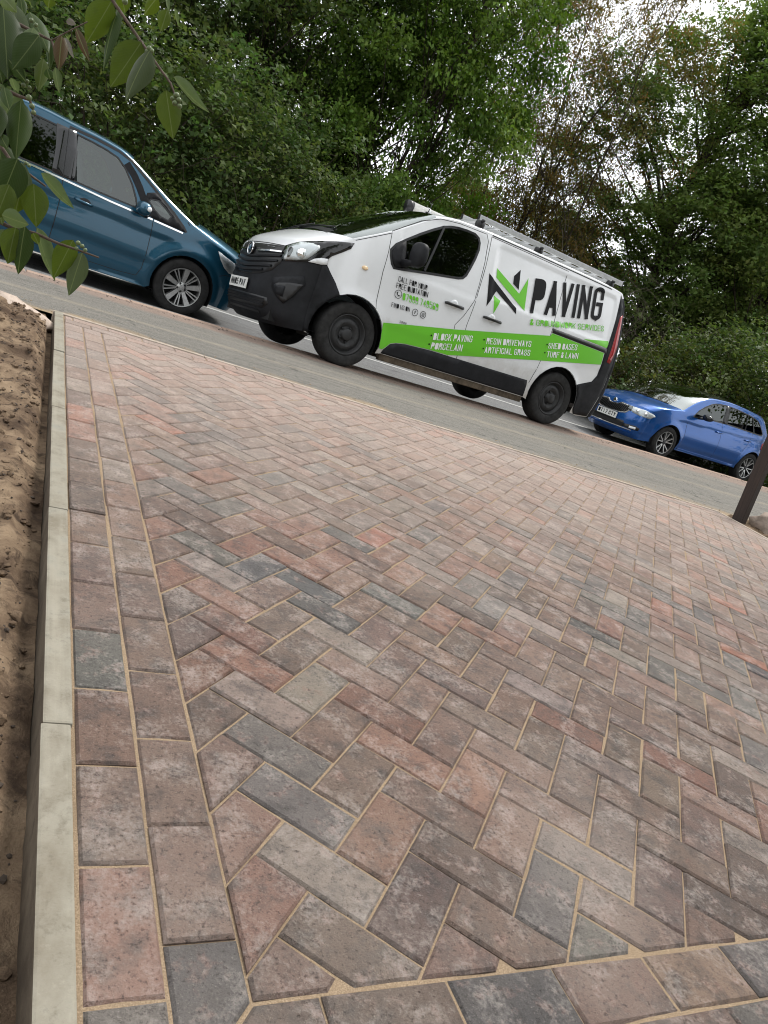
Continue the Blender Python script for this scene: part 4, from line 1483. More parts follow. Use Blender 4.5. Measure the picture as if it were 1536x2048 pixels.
vinyl('green_band', [(-2.715, 1.163), (-3.25, 1.167), (-3.735, 1.258), (-3.75, 1.164)][0:0] or [(-3.26, 1.166), (-3.738, 1.258), (-3.748, 1.166)], M_GREEN)
# logo: angular black and green chevrons
vinyl('logo_mark', [(-1.564, 1.474), (-2.064, 1.216), (-2.080, 1.150), (-1.725, 1.318), (-1.619, 1.113), (-1.585, 1.33)], M_INK)
vinyl('logo_mark', [(-1.673, 1.564), (-2.072, 1.387), (-2.172, 1.601), (-2.203, 1.222), (-1.688, 1.462)], M_GREEN)
vinyl('logo_mark', [(-2.030, 1.654), (-2.053, 1.427), (-1.953, 1.470), (-1.945, 1.556)], M_INK)
vinyl('logo_mark', [(-1.699, 1.262), (-1.807, 1.226), (-1.745, 1.062)], M_GREEN)
def letter(txt, x0, z0, x1, z1, h, mat, bold=0.02, lean=0.0, name='lettering'):
    return lettering(B, name, txt, PS(x0, z0), PS(x1, z1), (lean, 0, h), mat, 1, bold=bold, off=0.0095)
letter('PAVING', -2.288, 1.219, -3.50, 1.462, 0.412, M_INK, 0.018, 0.010, 'paving_lettering')
letter('& GROUNDWORK SERVICES', -2.328, 1.091, -3.608, 1.351, 0.068, M_GREEN, -0.012, 0.015)
letter('CALL FOR YOUR', -.389, 1.027, -.771, 1.042, 0.055, M_INK, -0.012, 0.006)
letter('FREE QUOTATION', -.385, .955, -.806, .976, 0.055, M_INK, -0.012, 0.008)
letter('07999 749569', -.501, .861, -.984, .879, 0.073, M_GREEN, -0.012, 0.015)
letter('FIND US ON', -.391, .755, -.629, .768, 0.046, M_INK, -0.012, 0.008)
letter('BLOCK PAVING', -1.034, .565, -1.563, .677, 0.075, M_WVINYL, 0.004, 0.012)
letter('PORCELAIN', -1.051, .462, -1.47, .545, 0.075, M_WVINYL, 0.004, 0.012)
letter('RESIN DRIVEWAYS', -1.771, .712, -2.443, .851, 0.070, M_WVINYL, 0.004, 0.016)
letter('ARTIFICIAL GRASS', -1.785, .608, -2.470, .748, 0.070, M_WVINYL, 0.004, 0.016)
letter('SHED BASES', -2.720, .904, -3.199, 1.004, 0.070, M_WVINYL, 0.004, 0.014)
letter('TURF & LAWN', -2.737, .799, -3.260, .910, 0.070, M_WVINYL, 0.004, 0.014)
letter('2800', -.545, .628, -.637, .628, 0.022, M_GREYV, 0.03, 0.0)
for x, z in ((-.995, .605), (-1.012, .508), (-1.722, .75), (-1.751, .652), (-2.686, .945), (-2.690, .845)):
    vinyl('bullet', [(x + .011 * math.cos(a), z + .011 * math.sin(a)) for a in np.linspace(0, 2 * math.pi, 9)[:-1]], M_INK, 0.0095)
def ring_icon(cx, cz, r, w, mat):
    pts = [PS(cx + r * math.cos(a), cz + r * math.sin(a)) for a in np.linspace(0, 2 * math.pi, 29)]
    return B.strip('icon_ring', pts, YL, w, mat, 0.0095, step=0.5)
for cx, cz, r in ((-.433, .902, .043), (-.700, .781, .036), (-.808, .785, .036)):
    ring_icon(cx, cz, r, 0.006, M_INK)
hs_ = [(-.020, .020), (-.013, .027), (-.006, .017), (-.012, .010), (-.004, -.004), (.008, -.010), (.014, -.004), (.024, -.012), (.018, -.020), (.006, -.020), (-.010, -.010), (-.022, .008)]
vinyl('phone_icon', [(-.433 - u, .902 + v) for u, v in hs_], M_INK, 0.0095)
letter('f', -.690, .763, -.711, .763, 0.040, M_INK, 0.05)
sq = [PS(-.808 + .016 * u, .785 + .016 * v) for u, v in ((-1, -1), (1, -1), (1, 1), (-1, 1), (-1, -1))]
B.strip('icon_ring', sq, YL, 0.005, M_INK, 0.0095, step=0.5)
ring_icon(-.808, .785, .008, 0.004, M_INK)
# ------------------------------------------------------------------ the bright blue hatchback behind the van
sko = pose_root('hatchback_car', (10.6383, 10.1577, -0.3572, 3.2012, 0.0188, 0.05))
tag(sko, 'bright blue hatchback parked on the road behind the white van', 'car')
def smooth_curve(zs, ys, w=5.0, n=241, top=2.4):
    zz_ = np.linspace(0, top, n)
    yy_ = np.interp(zz_, zs, ys)
    k = np.exp(-0.5 * (np.arange(-14, 15) / w) ** 2)
    return zz_, np.convolve(np.pad(yy_, 14, mode='edge'), k / k.sum(), 'valid')
_sz, _sy = smooth_curve([0, .2, .3, .55, .8, .93, 1.4, 1.6], [.78, .80, .82, .85, .845, .815, .62, .5], 3.0)
def S_sko(x, z):
    y = float(np.interp(z, _sz, _sy))
    if x > 0.05: y -= 0.11 * ((x - 0.05) / 0.5) ** 2
    if x < -2.5: y -= 0.10 * ((-2.5 - x) / 0.55) ** 2
    for cx in (0.0, -2.602):
        d = math.hypot(x - cx, z - 0.305)
        y += 0.018 * math.exp(-((d - 0.37) / 0.05) ** 2)
    zc = 0.79 + 0.045 * max(0, -0.1 - x)
    y -= 0.016 * sstep(0, 0.018, zc - z) * (1 - sstep(0.0, 0.35, zc - z)) * sstep(0.1, -0.3, x)
    zl = 0.335
    y -= 0.018 * sstep(0, 0.05, zl + 0.02 - z)
    return y
E_ = [(.52, .20), (.53, .30), (.53, .45), (.52, .58), (.50, .69), (.44, .77), (.30, .865), (0, .925), (-.25, .965), (-.55, 1.15), (-.90, 1.305), (-1.3, 1.362), (-1.7, 1.38), (-2.3, 1.352), (-2.62, 1.295), (-2.85, 1.08), (-2.98, .92), (-3.02, .6), (-3.0, .25)]
C_ = [(.70, .18), (.82, .28), (.85, .45), (.835, .58), (.79, .72), (.73, .80), (.45, .905), (.1, .965), (0.0, 1.0), (-.42, 1.245), (-.92, 1.415), (-1.4, 1.46), (-1.8, 1.465), (-2.4, 1.44), (-2.85, 1.39), (-3.12, 1.10), (-3.3, .92), (-3.4, .6), (-3.32, .28)]
n_ = [2.3] * 5 + [2.4, 2.5, 2.3, 2.0, 2.0, 2.1, 2.4, 2.6, 2.6, 2.6, 2.6, 3, 3, 3]
H = Body(sko, E_, C_, n_, S_sko, sharp=(5, 8), K=6)
H.cap('front_bumper', 0, 5, M_BLUE)
H.cap('bonnet', 5, 8, M_BLUE)
H.cap('windscreen', 8, 10, M_SCREEN, -0.78, 0.78)
H.cap('a_pillar', 8, 10, M_BLUE, 0.78, 1.0)
H.cap('a_pillar', 8, 10, M_BLUE, -1.0, -0.78)
H.cap('glass_roof', 10, 14, M_GLOSSBLK, -0.74, 0.74)
H.cap('roof_rail', 10, 14, M_BLUE, 0.74, 1.0)
H.cap('roof_rail', 10, 14, M_BLUE, -1.0, -0.74)
H.cap('rear_window', 14, 15, M_GLASSP, -0.8, 0.8)
H.cap('d_pillar', 14, 15, M_BLUE, 0.8, 1.0)
H.cap('d_pillar', 14, 15, M_BLUE, -1.0, -0.8)
H.cap('tailgate', 15, 18, M_BLUE)
A1 = arch(0.0, 0.305, 0.355, R(-12), R(192))
A2 = arch(-2.602, 0.305, 0.355, R(-12), R(192))
bot = list(reversed(A2)) + [(-2.2, .235), (-1.3, .232), (-.38, .232)] + list(reversed(A1)) + [(.45, .21)]
winS = [(-.45, .92), (-.62, 1.07), (-.80, 1.175), (-.974, 1.255), (-1.10, 1.295), (-1.223, 1.318), (-1.46, 1.338), (-1.80, 1.338), (-2.181, 1.318), (-2.42, 1.290), (-2.52, 1.265), (-2.60, 1.21), (-2.70, 1.10), (-2.735, 1.045), (-2.70, 1.015), (-2.62, 1.002), (-2.382, 1.0), (-1.502, .995), (-.886, .962), (-.57, .925)]
H.side('side_panel', bot, M_BLUE, 1, 0.03, holes=[winS])
H.side('side_panel', bot, M_BLUE, -1, 0.08, holes=[winS])
H.bake()
for sgn, dd in ((1, YL), (-1, YR)):
    H.frame('window_seal', winS, 0.018, sgn, M_BLACK, 0.003)
    H.patch('side_window', P3(shrink(winS, .003), sgn), dd, M_GLASS, -0.003, step=0.06, skirt=0)
    H.patch('door_pillar', P3([(-1.474, 1.335), (-1.36, .99), (-1.51, .992), (-1.59, 1.338)], sgn), dd, M_BLACK, 0.004, step=0.06)
    H.strip('window_divider', P3([(-2.17, 1.312), (-2.11, 1.0)], sgn), dd, 0.014, M_BLACK, 0.004)
    H.strip('window_divider', P3([(-2.33, 1.295), (-2.41, 1.005)], sgn), dd, 0.03, M_BLACK, 0.004)
    H.strip('panel_gap', P3([(-.40, .26), (-.42, .5), (-.36, .80), (-.42, .93)], sgn), dd, 0.006, M_SEAM, 0.001)
    H.strip('panel_gap', P3([(-1.36, .98), (-1.43, .7), (-1.44, .24)], sgn), dd, 0.006, M_SEAM, 0.001)
    H.strip('panel_gap', P3([(-2.38, 1.0), (-2.30, .75), (-2.22, .60)], sgn), dd, 0.006, M_SEAM, 0.001)
    H.strip('sill_strip', P3([(-.40, .262), (-2.18, .268)], sgn), dd, 0.03, M_BLUE, 0.014, th=0.014)
    for hx, hz in ((-1.33, .80), (-2.27, .828)):
        y0 = S_sko(hx, hz)
        tube('door_handle', [(hx + .095, sgn * y0, hz - .004), (hx + .075, sgn * (y0 + .028), hz - .003), (hx - .075, sgn * (y0 + .028), hz + .004), (hx - .095, sgn * y0, hz + .005)], [.012, .014, .014, .012], M_BLUE, sko, 8)
    mr = blob('door_mirror', (-.66, sgn * .985, .985), (.07, .11, .062), M_GLOSSBLK, sko, 2.6, Matrix.Rotation(sgn * .15, 3, 'Z'), taper=lambda p: (p[0], p[1], p[2] * (1 - .25 * p[1] * (1 if p[1] > 0 else 0) / .11)))
    tube('mirror_arm', [(-.60, sgn * .83, .935), (-.63, sgn * .93, .95)], [.03, .022], M_BLACK, mr, 8)
    wheel(sko, 0, sgn * .835, .305, .212, .20, 'dark', .3)
    wheel(sko, -2.602, sgn * .835, .305, .212, .20, 'dark', .9)
    H.strip('arch_lip', P3(A1[2:-2], sgn), dd, 0.010, M_BLUE, 0.004)
    # lamps
    dh = Vector((-.75, -sgn * .66, 0))
    fl = lambda L: [(x, sgn * y, z) for x, y, z in L]
    HL = fl([(.775, .36, .735), (.72, .50, .738), (.62, .66, .745), (.50, .775, .725), (.47, .785, .695), (.54, .74, .628), (.66, .62, .622), (.74, .50, .640), (.79, .38, .665)])
    hl = H.patch('headlamp', HL, dh, M_REFL, 0.006, step=0.03, skirt=0.008)
    H.patch('lamp_shade', fl([(.775, .36, .735), (.74, .46, .737), (.755, .46, .645), (.79, .38, .665)]), dh, M_GLOSSBLK, 0.009, hl, step=0.03, skirt=0.002)
    for (bx, by, bz) in ((.70, .56, .69), (.60, .67, .685)):
        blob('projector', H.hit((bx, sgn * by, bz), dh, 0.004), (.02, .035, .035), M_CHROME, hl, 2.0, Matrix.Rotation(sgn * .7, 3, 'Z'), 12, 8)
    H.patch('lamp_lens', HL, dh, M_LENS, 0.018, hl, step=0.04, skirt=0.01)
    H.patch('fog_lamp_recess', fl([(.80, .42, .40), (.68, .62, .425), (.60, .68, .40), (.62, .67, .35), (.74, .55, .335), (.80, .42, .34)]), dh, M_BLACK, 0.004, step=0.04)
    H.patch('fog_lamp', fl([(.74, .54, .395), (.66, .635, .40), (.66, .635, .36), (.74, .54, .352)]), dh, M_REFL, 0.010, step=0.03)
    H.patch('tail_lamp', P3([(-2.93, .90), (-2.80, .86), (-2.80, .74), (-2.98, .70)], sgn), dd, M_REDL, 0.008, step=0.04)
gS = [(-.40, .725), (-.16, .735), (-.10, .700), (0, .688), (.10, .700), (.16, .735), (.40, .725), (.45, .70), (.36, .60), (.22, .568), (0, .562), (-.22, .568), (-.36, .60), (-.45, .70)]
gS2 = [(y * 1.0, z) for y, z in gS]
ch = H.patch('grille_surround', PF([(y * 1.07, .655 + (z - .655) * 1.20) for y, z in gS]), XF, M_CHROME, 0.008, step=0.04)
gl = H.patch('grille', PF(gS2), XF, M_BLACK, 0.012, step=0.04, skirt=0.003)
for k in range(-9, 10):
    y = k * 0.042
    zt = .72 if abs(y) > .15 else .69
    H.strip('grille_bar', [(1, y * .98, zt - .008), (1, y * .92, .575 + .03 * (abs(y) / .4) ** 2)], XF, 0.012, M_GLOSSBLK, 0.020, gl, th=0.008)
bp = H.hit((1, 0, .745), XF, 0.010)
bd = blob('badge', bp, (.012, .048, .048), M_CHROME, sko, 2.0, None, 16, 8)
H.patch('lower_grille', PF([(-.44, .44), (.44, .44), (.42, .325), (-.42, .325)]), XF, M_BLACK, 0.004, step=0.05)
H.strip('lower_chrome', [(1, y, .318 + .01 * abs(y)) for y in np.linspace(-.60, .60, 17)], XF, 0.014, M_CHROME, 0.010, th=0.01)
H.strip('front_splitter', [(1, y, .25) for y in np.linspace(-.6, .6, 17)], XF, 0.05, M_BLUE, 0.016, th=0.016)
pl_ = box('number_plate', H.hit((1, 0, .49), XF, 0.014), (.010, .520, .112), M_PLATE, sko)
xm = max(v.co.x for v in pl_.data.vertices)
lettering(FlatBody(pl_), 'plate_lettering', 'DT17 CTY', (xm, -.235, .457), (xm, .235, .457), (0, 0, .072), M_INK, d=XF, off=0.0015, bold=0.03)
for y0, y1 in ((-.1, .5), (-.62, -.1)):
    tube('wiper', [H.hit((-.11, y0, 1.3), (.4, 0, -1), .012), H.hit((-.17, y1, 1.3), (.4, 0, -1), .012)], .008, M_BLACK, sko, 6)
box('underbody', (-1.3, 0, .33), (3.6, 1.16, .26), M_WELL, sko)
box('dashboard', (-.35, 0, .86), (.45, 1.3, .16), M_BLACK, sko, bev=.04)
for y in (.36, -.36):
    seat(sko, -1.05, y, .55)
    seat(sko, -1.95, y, .55)
box('cabin_floor', (-1.4, 0, .42), (2.8, 1.5, .06), M_WELL, sko)
for x in (0, -2.602):
    for s_ in (1, -1):
        V, F = [], []
        lathe_y(V, F, [(.355, s_ * .80), (.355, s_ * .55)], 36, (x, 0, .305), 1)
        mesh_obj('wheel_arch_liner', [(a, b, max(c, .2)) for a, b, c in V], F, M_WELL, sko, True)

# ------------------------------------------------------------------ the teal people carrier on the left
gal = pose_root('people_carrier', (1.2838, 9.3304, -0.4229, 0.09, 0.0, 0.0))
tag(gal, 'dark teal blue people carrier parked nose to nose with the van', 'car')
_gz, _gy = smooth_curve([0, .25, .5, .75, .95, 1.6, 1.75], [.86, .88, .915, .92, .90, .70, .62], 3.0)
def S_gal(x, z):
    y = float(np.interp(z, _gz, _gy))
    if x > 0.1: y -= 0.14 * ((x - 0.1) / 0.5) ** 2
    if x < -3.2: y -= 0.07 * ((-3.2 - x) / 0.5) ** 2
    for cx in (0.0, -2.85):
        d = math.hypot(x - cx, z - 0.33)
        y += 0.026 * math.exp(-((d - 0.43) / 0.06) ** 2)
    zc = 0.815 + 0.03 * max(0, -0.2 - x)
    y -= 0.020 * sstep(0, 0.022, zc - z) * (1 - sstep(0.02, 0.26, zc - z)) * sstep(-0.12, -0.35, x)
    zl = 0.515 + 0.03 * max(0, -0.4 - x)
    y -= 0.020 * sstep(0, 0.02, zl - z) * (1 - sstep(0.02, 0.22, zl - z)) * sstep(-0.36, -0.5, x)
    return y
E_ = [(.50, .22), (.52, .35), (.53, .5), (.54, .64), (.53, .75), (.42, .83), (.285, .885), (.02, .985), (-.10, 1.035), (-.43, 1.197), (-.88, 1.46), (-1.10, 1.522), (-1.46, 1.552), (-1.9, 1.585), (-3.0, 1.57), (-3.55, 1.49), (-3.70, 1.1), (-3.72, .7), (-3.65, .25)]
C_ = [(.78, .20), (.90, .33), (.94, .5), (.93, .66), (.87, .80), (.74, .90), (.52, .98), (.20, 1.07), (.10, 1.085), (-.27, 1.265), (-.78, 1.515), (-1.1, 1.588), (-1.5, 1.622), (-2.0, 1.65), (-3.0, 1.635), (-3.75, 1.55), (-3.85, 1.1), (-3.88, .7), (-3.8, .28)]
n_ = [2.3] * 5 + [2.4, 2.5, 2.5, 2.5, 2.3, 2.4, 2.6, 2.6, 2.6, 2.6, 3, 3, 3, 3]
G = Body(gal, E_, C_, n_, S_gal, sharp=(8,), K=6)
G.cap('front_bumper', 0, 5, M_TEAL)
G.cap('bonnet', 5, 8, M_TEAL)
G.cap('windscreen', 8, 10, M_SCREEN, -0.88, 0.88)
G.cap('a_pillar', 8, 10, M_TEAL, 0.88, 1.0)
G.cap('a_pillar', 8, 10, M_TEAL, -1.0, -0.88)
G.cap('roof', 10, 15, M_TEAL)
G.cap('tailgate', 15, 18, M_TEAL)
A1 = arch(0.0, 0.325, 0.378, R(-14), R(194))
A2 = arch(-2.85, 0.325, 0.378, R(-14), R(194))
bot = list(reversed(A2)) + [(-2.42, .21), (-1.4, .205), (-.42, .205)] + list(reversed(A1)) + [(.45, .225)]
w1 = [(-.70, 1.005), (-.73, 1.10), (-.80, 1.23), (-.90, 1.36), (-1.0, 1.435), (-1.12, 1.465), (-1.272, 1.485), (-1.455, 1.50), (-1.41, 1.30), (-1.385, 1.036), (-1.10, 1.018)]
w2 = [(-1.595, 1.05), (-1.60, 1.30), (-1.63, 1.505), (-1.9, 1.52), (-2.35, 1.525), (-2.40, 1.30), (-2.40, 1.09), (-2.0, 1.065)]
w3 = [(-2.52, 1.10), (-2.52, 1.30), (-2.48, 1.52), (-3.1, 1.50), (-3.35, 1.43), (-3.30, 1.25), (-3.1, 1.14)]
w4 = [(-.21, .965), (-.30, 1.055), (-.42, 1.135), (-.50, 1.175), (-.60, 1.165), (-.63, 1.09), (-.60, 1.01), (-.50, .985)]
q4 = [(-.313, 1.055), (-.40, 1.12), (-.49, 1.172), (-.585, 1.155), (-.60, 1.12), (-.52, 1.05), (-.44, 1.005), (-.345, .994)]
G.side('side_panel', bot, M_TEAL, 1, 0.08, holes=[w1, w2, w3, q4])
G.side('side_panel', bot, M_TEAL, -1, 0.03, holes=[w1, w2, w3, q4])
G.bake()
for sgn, dd in ((-1, YR), (1, YL)):
    # black window surround with body-colour sill line
    sur = [(-.125, .945), (-.165, .99), (-.30, 1.095), (-.45, 1.192), (-.65, 1.325), (-.85, 1.452), (-1.0, 1.497), (-1.25, 1.525), (-1.52, 1.533)]
    G.strip('window_surround', P3(sur, sgn), dd, 0.026, M_BLACK, 0.004)
    for nm, wv, gm in (('front_window', w1, M_GLASSC), ('rear_door_window', w2, M_GLASSP), ('load_window', w3, M_GLASSP), ('quarter_window', q4, M_GLASSC)):
        G.frame('window_seal', wv, 0.012, sgn, M_BLACK, 0.004)
        G.patch(nm, P3(shrink(wv, .002), sgn), dd, gm, -0.003, step=0.06, skirt=0)
    G.patch('door_pillar', P3([(-1.375, 1.03), (-1.40, 1.30), (-1.445, 1.515), (-1.645, 1.52), (-1.612, 1.30), (-1.605, 1.04)], sgn), dd, M_GLOSSBLK, 0.0045, step=0.06)
    G.patch('quarter_panel', P3([(-.135, .94), (-.17, .985), (-.30, 1.08), (-.45, 1.18), (-.54, 1.235), (-.63, 1.20), (-.645, 1.12), (-.60, 1.03), (-.53, .962)], sgn), dd, M_PLAST, 0.0045, step=0.04, holes=[P3(q4, sgn)])
    G.strip('door_frame', P3([(-.56, .965), (-.64, 1.10), (-.72, 1.22), (-.80, 1.32), (-.90, 1.41)], sgn), dd, 0.075, M_PLAST, 0.005)
    G.strip('chrome_trim', P3([(-2.6, 1.075), (-1.9, 1.042), (-1.483, 1.013), (-.99, .972), (-.52, .948)], sgn), dd, 0.018, M_CHROME, 0.010, th=0.008)
    G.strip('chrome_trim', P3([(-.50, .946), (-.16, .925)], sgn), dd, 0.018, M_CHROME, 0.010, th=0.008)
    G.strip('panel_gap', P3([(-.51, .94), (-.496, .77), (-.494, .545), (-.50, .40), (-.54, .30)], sgn), dd, 0.007, M_SEAM, 0.0012)
    G.strip('panel_gap', P3([(-1.523, 1.515), (-1.49, 1.01), (-1.475, .85), (-1.487, .50), (-1.50, .30)], sgn), dd, 0.007, M_SEAM, 0.0055)
    G.strip('panel_gap', P3([(-.54, .30), (-.75, .285), (-1.50, .285), (-2.3, .29)], sgn), dd, 0.006, M_SEAM, 0.0012)
    G.strip('panel_gap', P3([(-2.46, 1.5), (-2.45, 1.08), (-2.42, .75), (-2.30, .60)], sgn), dd, 0.007, M_SEAM, 0.0012)
    G.strip('panel_gap', P3([(.39, .60), (.46, .625), (.56, .64)], sgn), dd, 0.006, M_SEAM, 0.0012)
    G.strip('panel_gap', P3([(-.13, 1.06), (-.10, 1.03)], sgn), dd, 0.008, M_SEAM, 0.0015)
    for hx, hz in ((-1.255, .866), (-2.20, .895)):
        y0 = S_gal(hx, hz)
        G.patch('handle_recess', P3([(hx + .02 + .06 * math.cos(a), hz + .01 + .036 * math.sin(a)) for a in np.linspace(0, 2 * math.pi, 15)[:-1]], sgn), dd, M_BLACK, 0.002, step=0.03, skirt=0)
        tube('door_handle', [(hx + .095, sgn * y0, hz - .008), (hx + .07, sgn * (y0 + .032), hz - .006), (hx - .06, sgn * (y0 + .034), hz + .006), (hx - .085, sgn * y0, hz + .01)], [.013, .016, .016, .013], M_TEAL, gal, 8)
    mr = blob('door_mirror', (-.665, sgn * 1.035, 1.035), (.075, .105, .072), M_TEAL, gal, 2.5, Matrix.Rotation(-sgn * .15, 3, 'Z'))
    tube('mirror_arm', [(-.60, sgn * .90, .975), (-.635, sgn * .98, .99)], [.04, .03], M_BLACK, mr, 8)
    blob('mirror_lamp', (-.625, sgn * 1.10, 1.045), (.035, .045, .030), M_REFL, mr, 2.3, None, 12, 8)
    wheel(gal, 0, sgn * .905, .33, .226, .225, 'galaxy', .25)
    wheel(gal, -2.85, sgn * .905, .33, .226, .225, 'galaxy', .5)
    dh = Vector((-.45, -sgn * .89, 0))
    fl = lambda L: [(x, sgn * y, z) for x, y, z in L]
    HL = fl([(.285, .86, .872), (.37, .84, .85), (.50, .78, .805), (.62, .70, .765), (.66, .67, .70), (.60, .74, .655), (.50, .80, .665), (.42, .84, .71), (.34, .86, .79)])
    hl = G.patch('headlamp', HL, dh, M_REFL, 0.005, step=0.03)
    G.patch('lamp_lens', HL, dh, M_LENS, 0.016, hl, step=0.04, skirt=0.01)
    for x in (0, -2.85):
        V, F = [], []
        lathe_y(V, F, [(.378, sgn * .87), (.378, sgn * .58)], 36, (x, 0, .325), 1)
        mesh_obj('wheel_arch_liner', [(a, b, max(c, .2)) for a, b, c in V], F, M_WELL, gal, True)
G.patch('grille', PF([(-.42, .72), (.42, .72), (.36, .60), (-.36, .60)]), XF, M_BLACK, .004, step=.05)
G.patch('lower_grille', PF([(-.5, .48), (.5, .48), (.46, .34), (-.46, .34)]), XF, M_BLACK, .004, step=.05)
box('number_plate', G.hit((1, 0, .54), XF, .012), (.01, .52, .11), M_PLATE, gal)
box('underbody', (-1.4, 0, .38), (4.0, 1.24, .30), M_WELL, gal)
box('cabin_floor', (-1.8, 0, .45), (3.2, 1.6, .06), M_WELL, gal)
box('dashboard', (-.15, 0, .97), (.5, 1.5, .2), M_TRIMG, gal, bev=.05)
for x in (-1.05, -1.95, -2.75):
    for y in (.40, -.40):
        seat(gal, x, y, .68, M_TRIMG if x > -1.5 else M_SEAT)
# ------------------------------------------------------------------ trees
def bark_mat(name, c0, c1):
    m, nt, b = new_mat(name)
    oc = objco(nt)
    f = noise(nt, scaled(nt, oc, (6, 6, 1.2)), 2.0, 6, 0.7)
    nt.links.new(ramp(nt, f, [(0.3, c0), (0.7, c1)]), b.inputs['Base Color'])
    b.inputs['Roughness'].default_value = 0.95
    b.inputs['Specular IOR Level'].default_value = 0.1
    bump(nt, b, f, 0.8, 0.03)
    return m
M_BARK = bark_mat('bark', (0.030, 0.024, 0.018), (0.085, 0.070, 0.052))
M_TWIG = bark_mat('dry_twigs', (0.075, 0.062, 0.048), (0.15, 0.13, 0.10))

def leaf_mat(name, spec=0.18, trans=0.42):
    m, nt, b = new_mat(name)
    at = nt.nodes.new('ShaderNodeAttribute')
    at.attribute_name = 'tint'
    nt.links.new(at.outputs['Color'], b.inputs['Base Color'])
    b.inputs['Roughness'].default_value = 0.55
    b.inputs['Specular IOR Level'].default_value = spec
    tr = nt.nodes.new('ShaderNodeBsdfTranslucent')
    g2 = nt.nodes.new('ShaderNodeHueSaturation')
    g2.inputs['Value'].default_value = 1.25
    g2.inputs['Saturation'].default_value = 1.15
    nt.links.new(at.outputs['Color'], g2.inputs['Color'])
    nt.links.new(g2.outputs[0], tr.inputs['Color'])
    mx = nt.nodes.new('ShaderNodeMixShader')
    mx.inputs[0].default_value = trans
    nt.links.new(b.outputs[0], mx.inputs[1])
    nt.links.new(tr.outputs[0], mx.inputs[2])
    nt.links.new(mx.outputs[0], nt.nodes['Material Output'].inputs['Surface'])
    return m
M_LEAF = leaf_mat('tree_leaf')

def leaf_cloud(name, pts, nrm, size, cols, mat):
    """one mesh of small folded leaf shapes; pts (n,3), nrm (n,3) rough facing, size (n,), cols (n,3)"""
    n = len(pts)
    rs = np.random.RandomState(len(name) * 7 + n)
    a = rs.normal(size=(n, 3))
    a -= (a * nrm).sum(1)[:, None] * nrm
    a /= np.linalg.norm(a, axis=1)[:, None] + 1e-9
    b = np.cross(nrm, a)
    s = size[:, None]
    base = pts - a * s * 0.5
    tip = pts + a * s * 0.5 - nrm * s * 0.12
    l = pts + b * s * 0.30 - a * s * 0.05 + nrm * s * 0.10
    r = pts - b * s * 0.30 - a * s * 0.05 + nrm * s * 0.10
    co = np.stack([base, r, tip, l], 1).reshape(-1, 3).astype(np.float32)
    me = bpy.data.meshes.new(name)
    me.vertices.add(4 * n)
    me.vertices.foreach_set('co', co.ravel())
    me.loops.add(4 * n)
    me.loops.foreach_set('vertex_index', np.arange(4 * n, dtype=np.int32))
    me.polygons.add(n)
    me.polygons.foreach_set('loop_start', np.arange(0, 4 * n, 4, dtype=np.int32))
    try: me.polygons.foreach_set('loop_total', np.full(n, 4, dtype=np.int32))
    except Exception: pass
    me.update(calc_edges=True)
    at = me.color_attributes.new('tint', 'FLOAT_COLOR', 'POINT')
    c4 = np.ones((n, 4, 4), np.float32)
    c4[:, :, :3] = cols[:, None, :]
    at.data.foreach_set('color', c4.ravel())
    me.materials.append(mat)
    return me

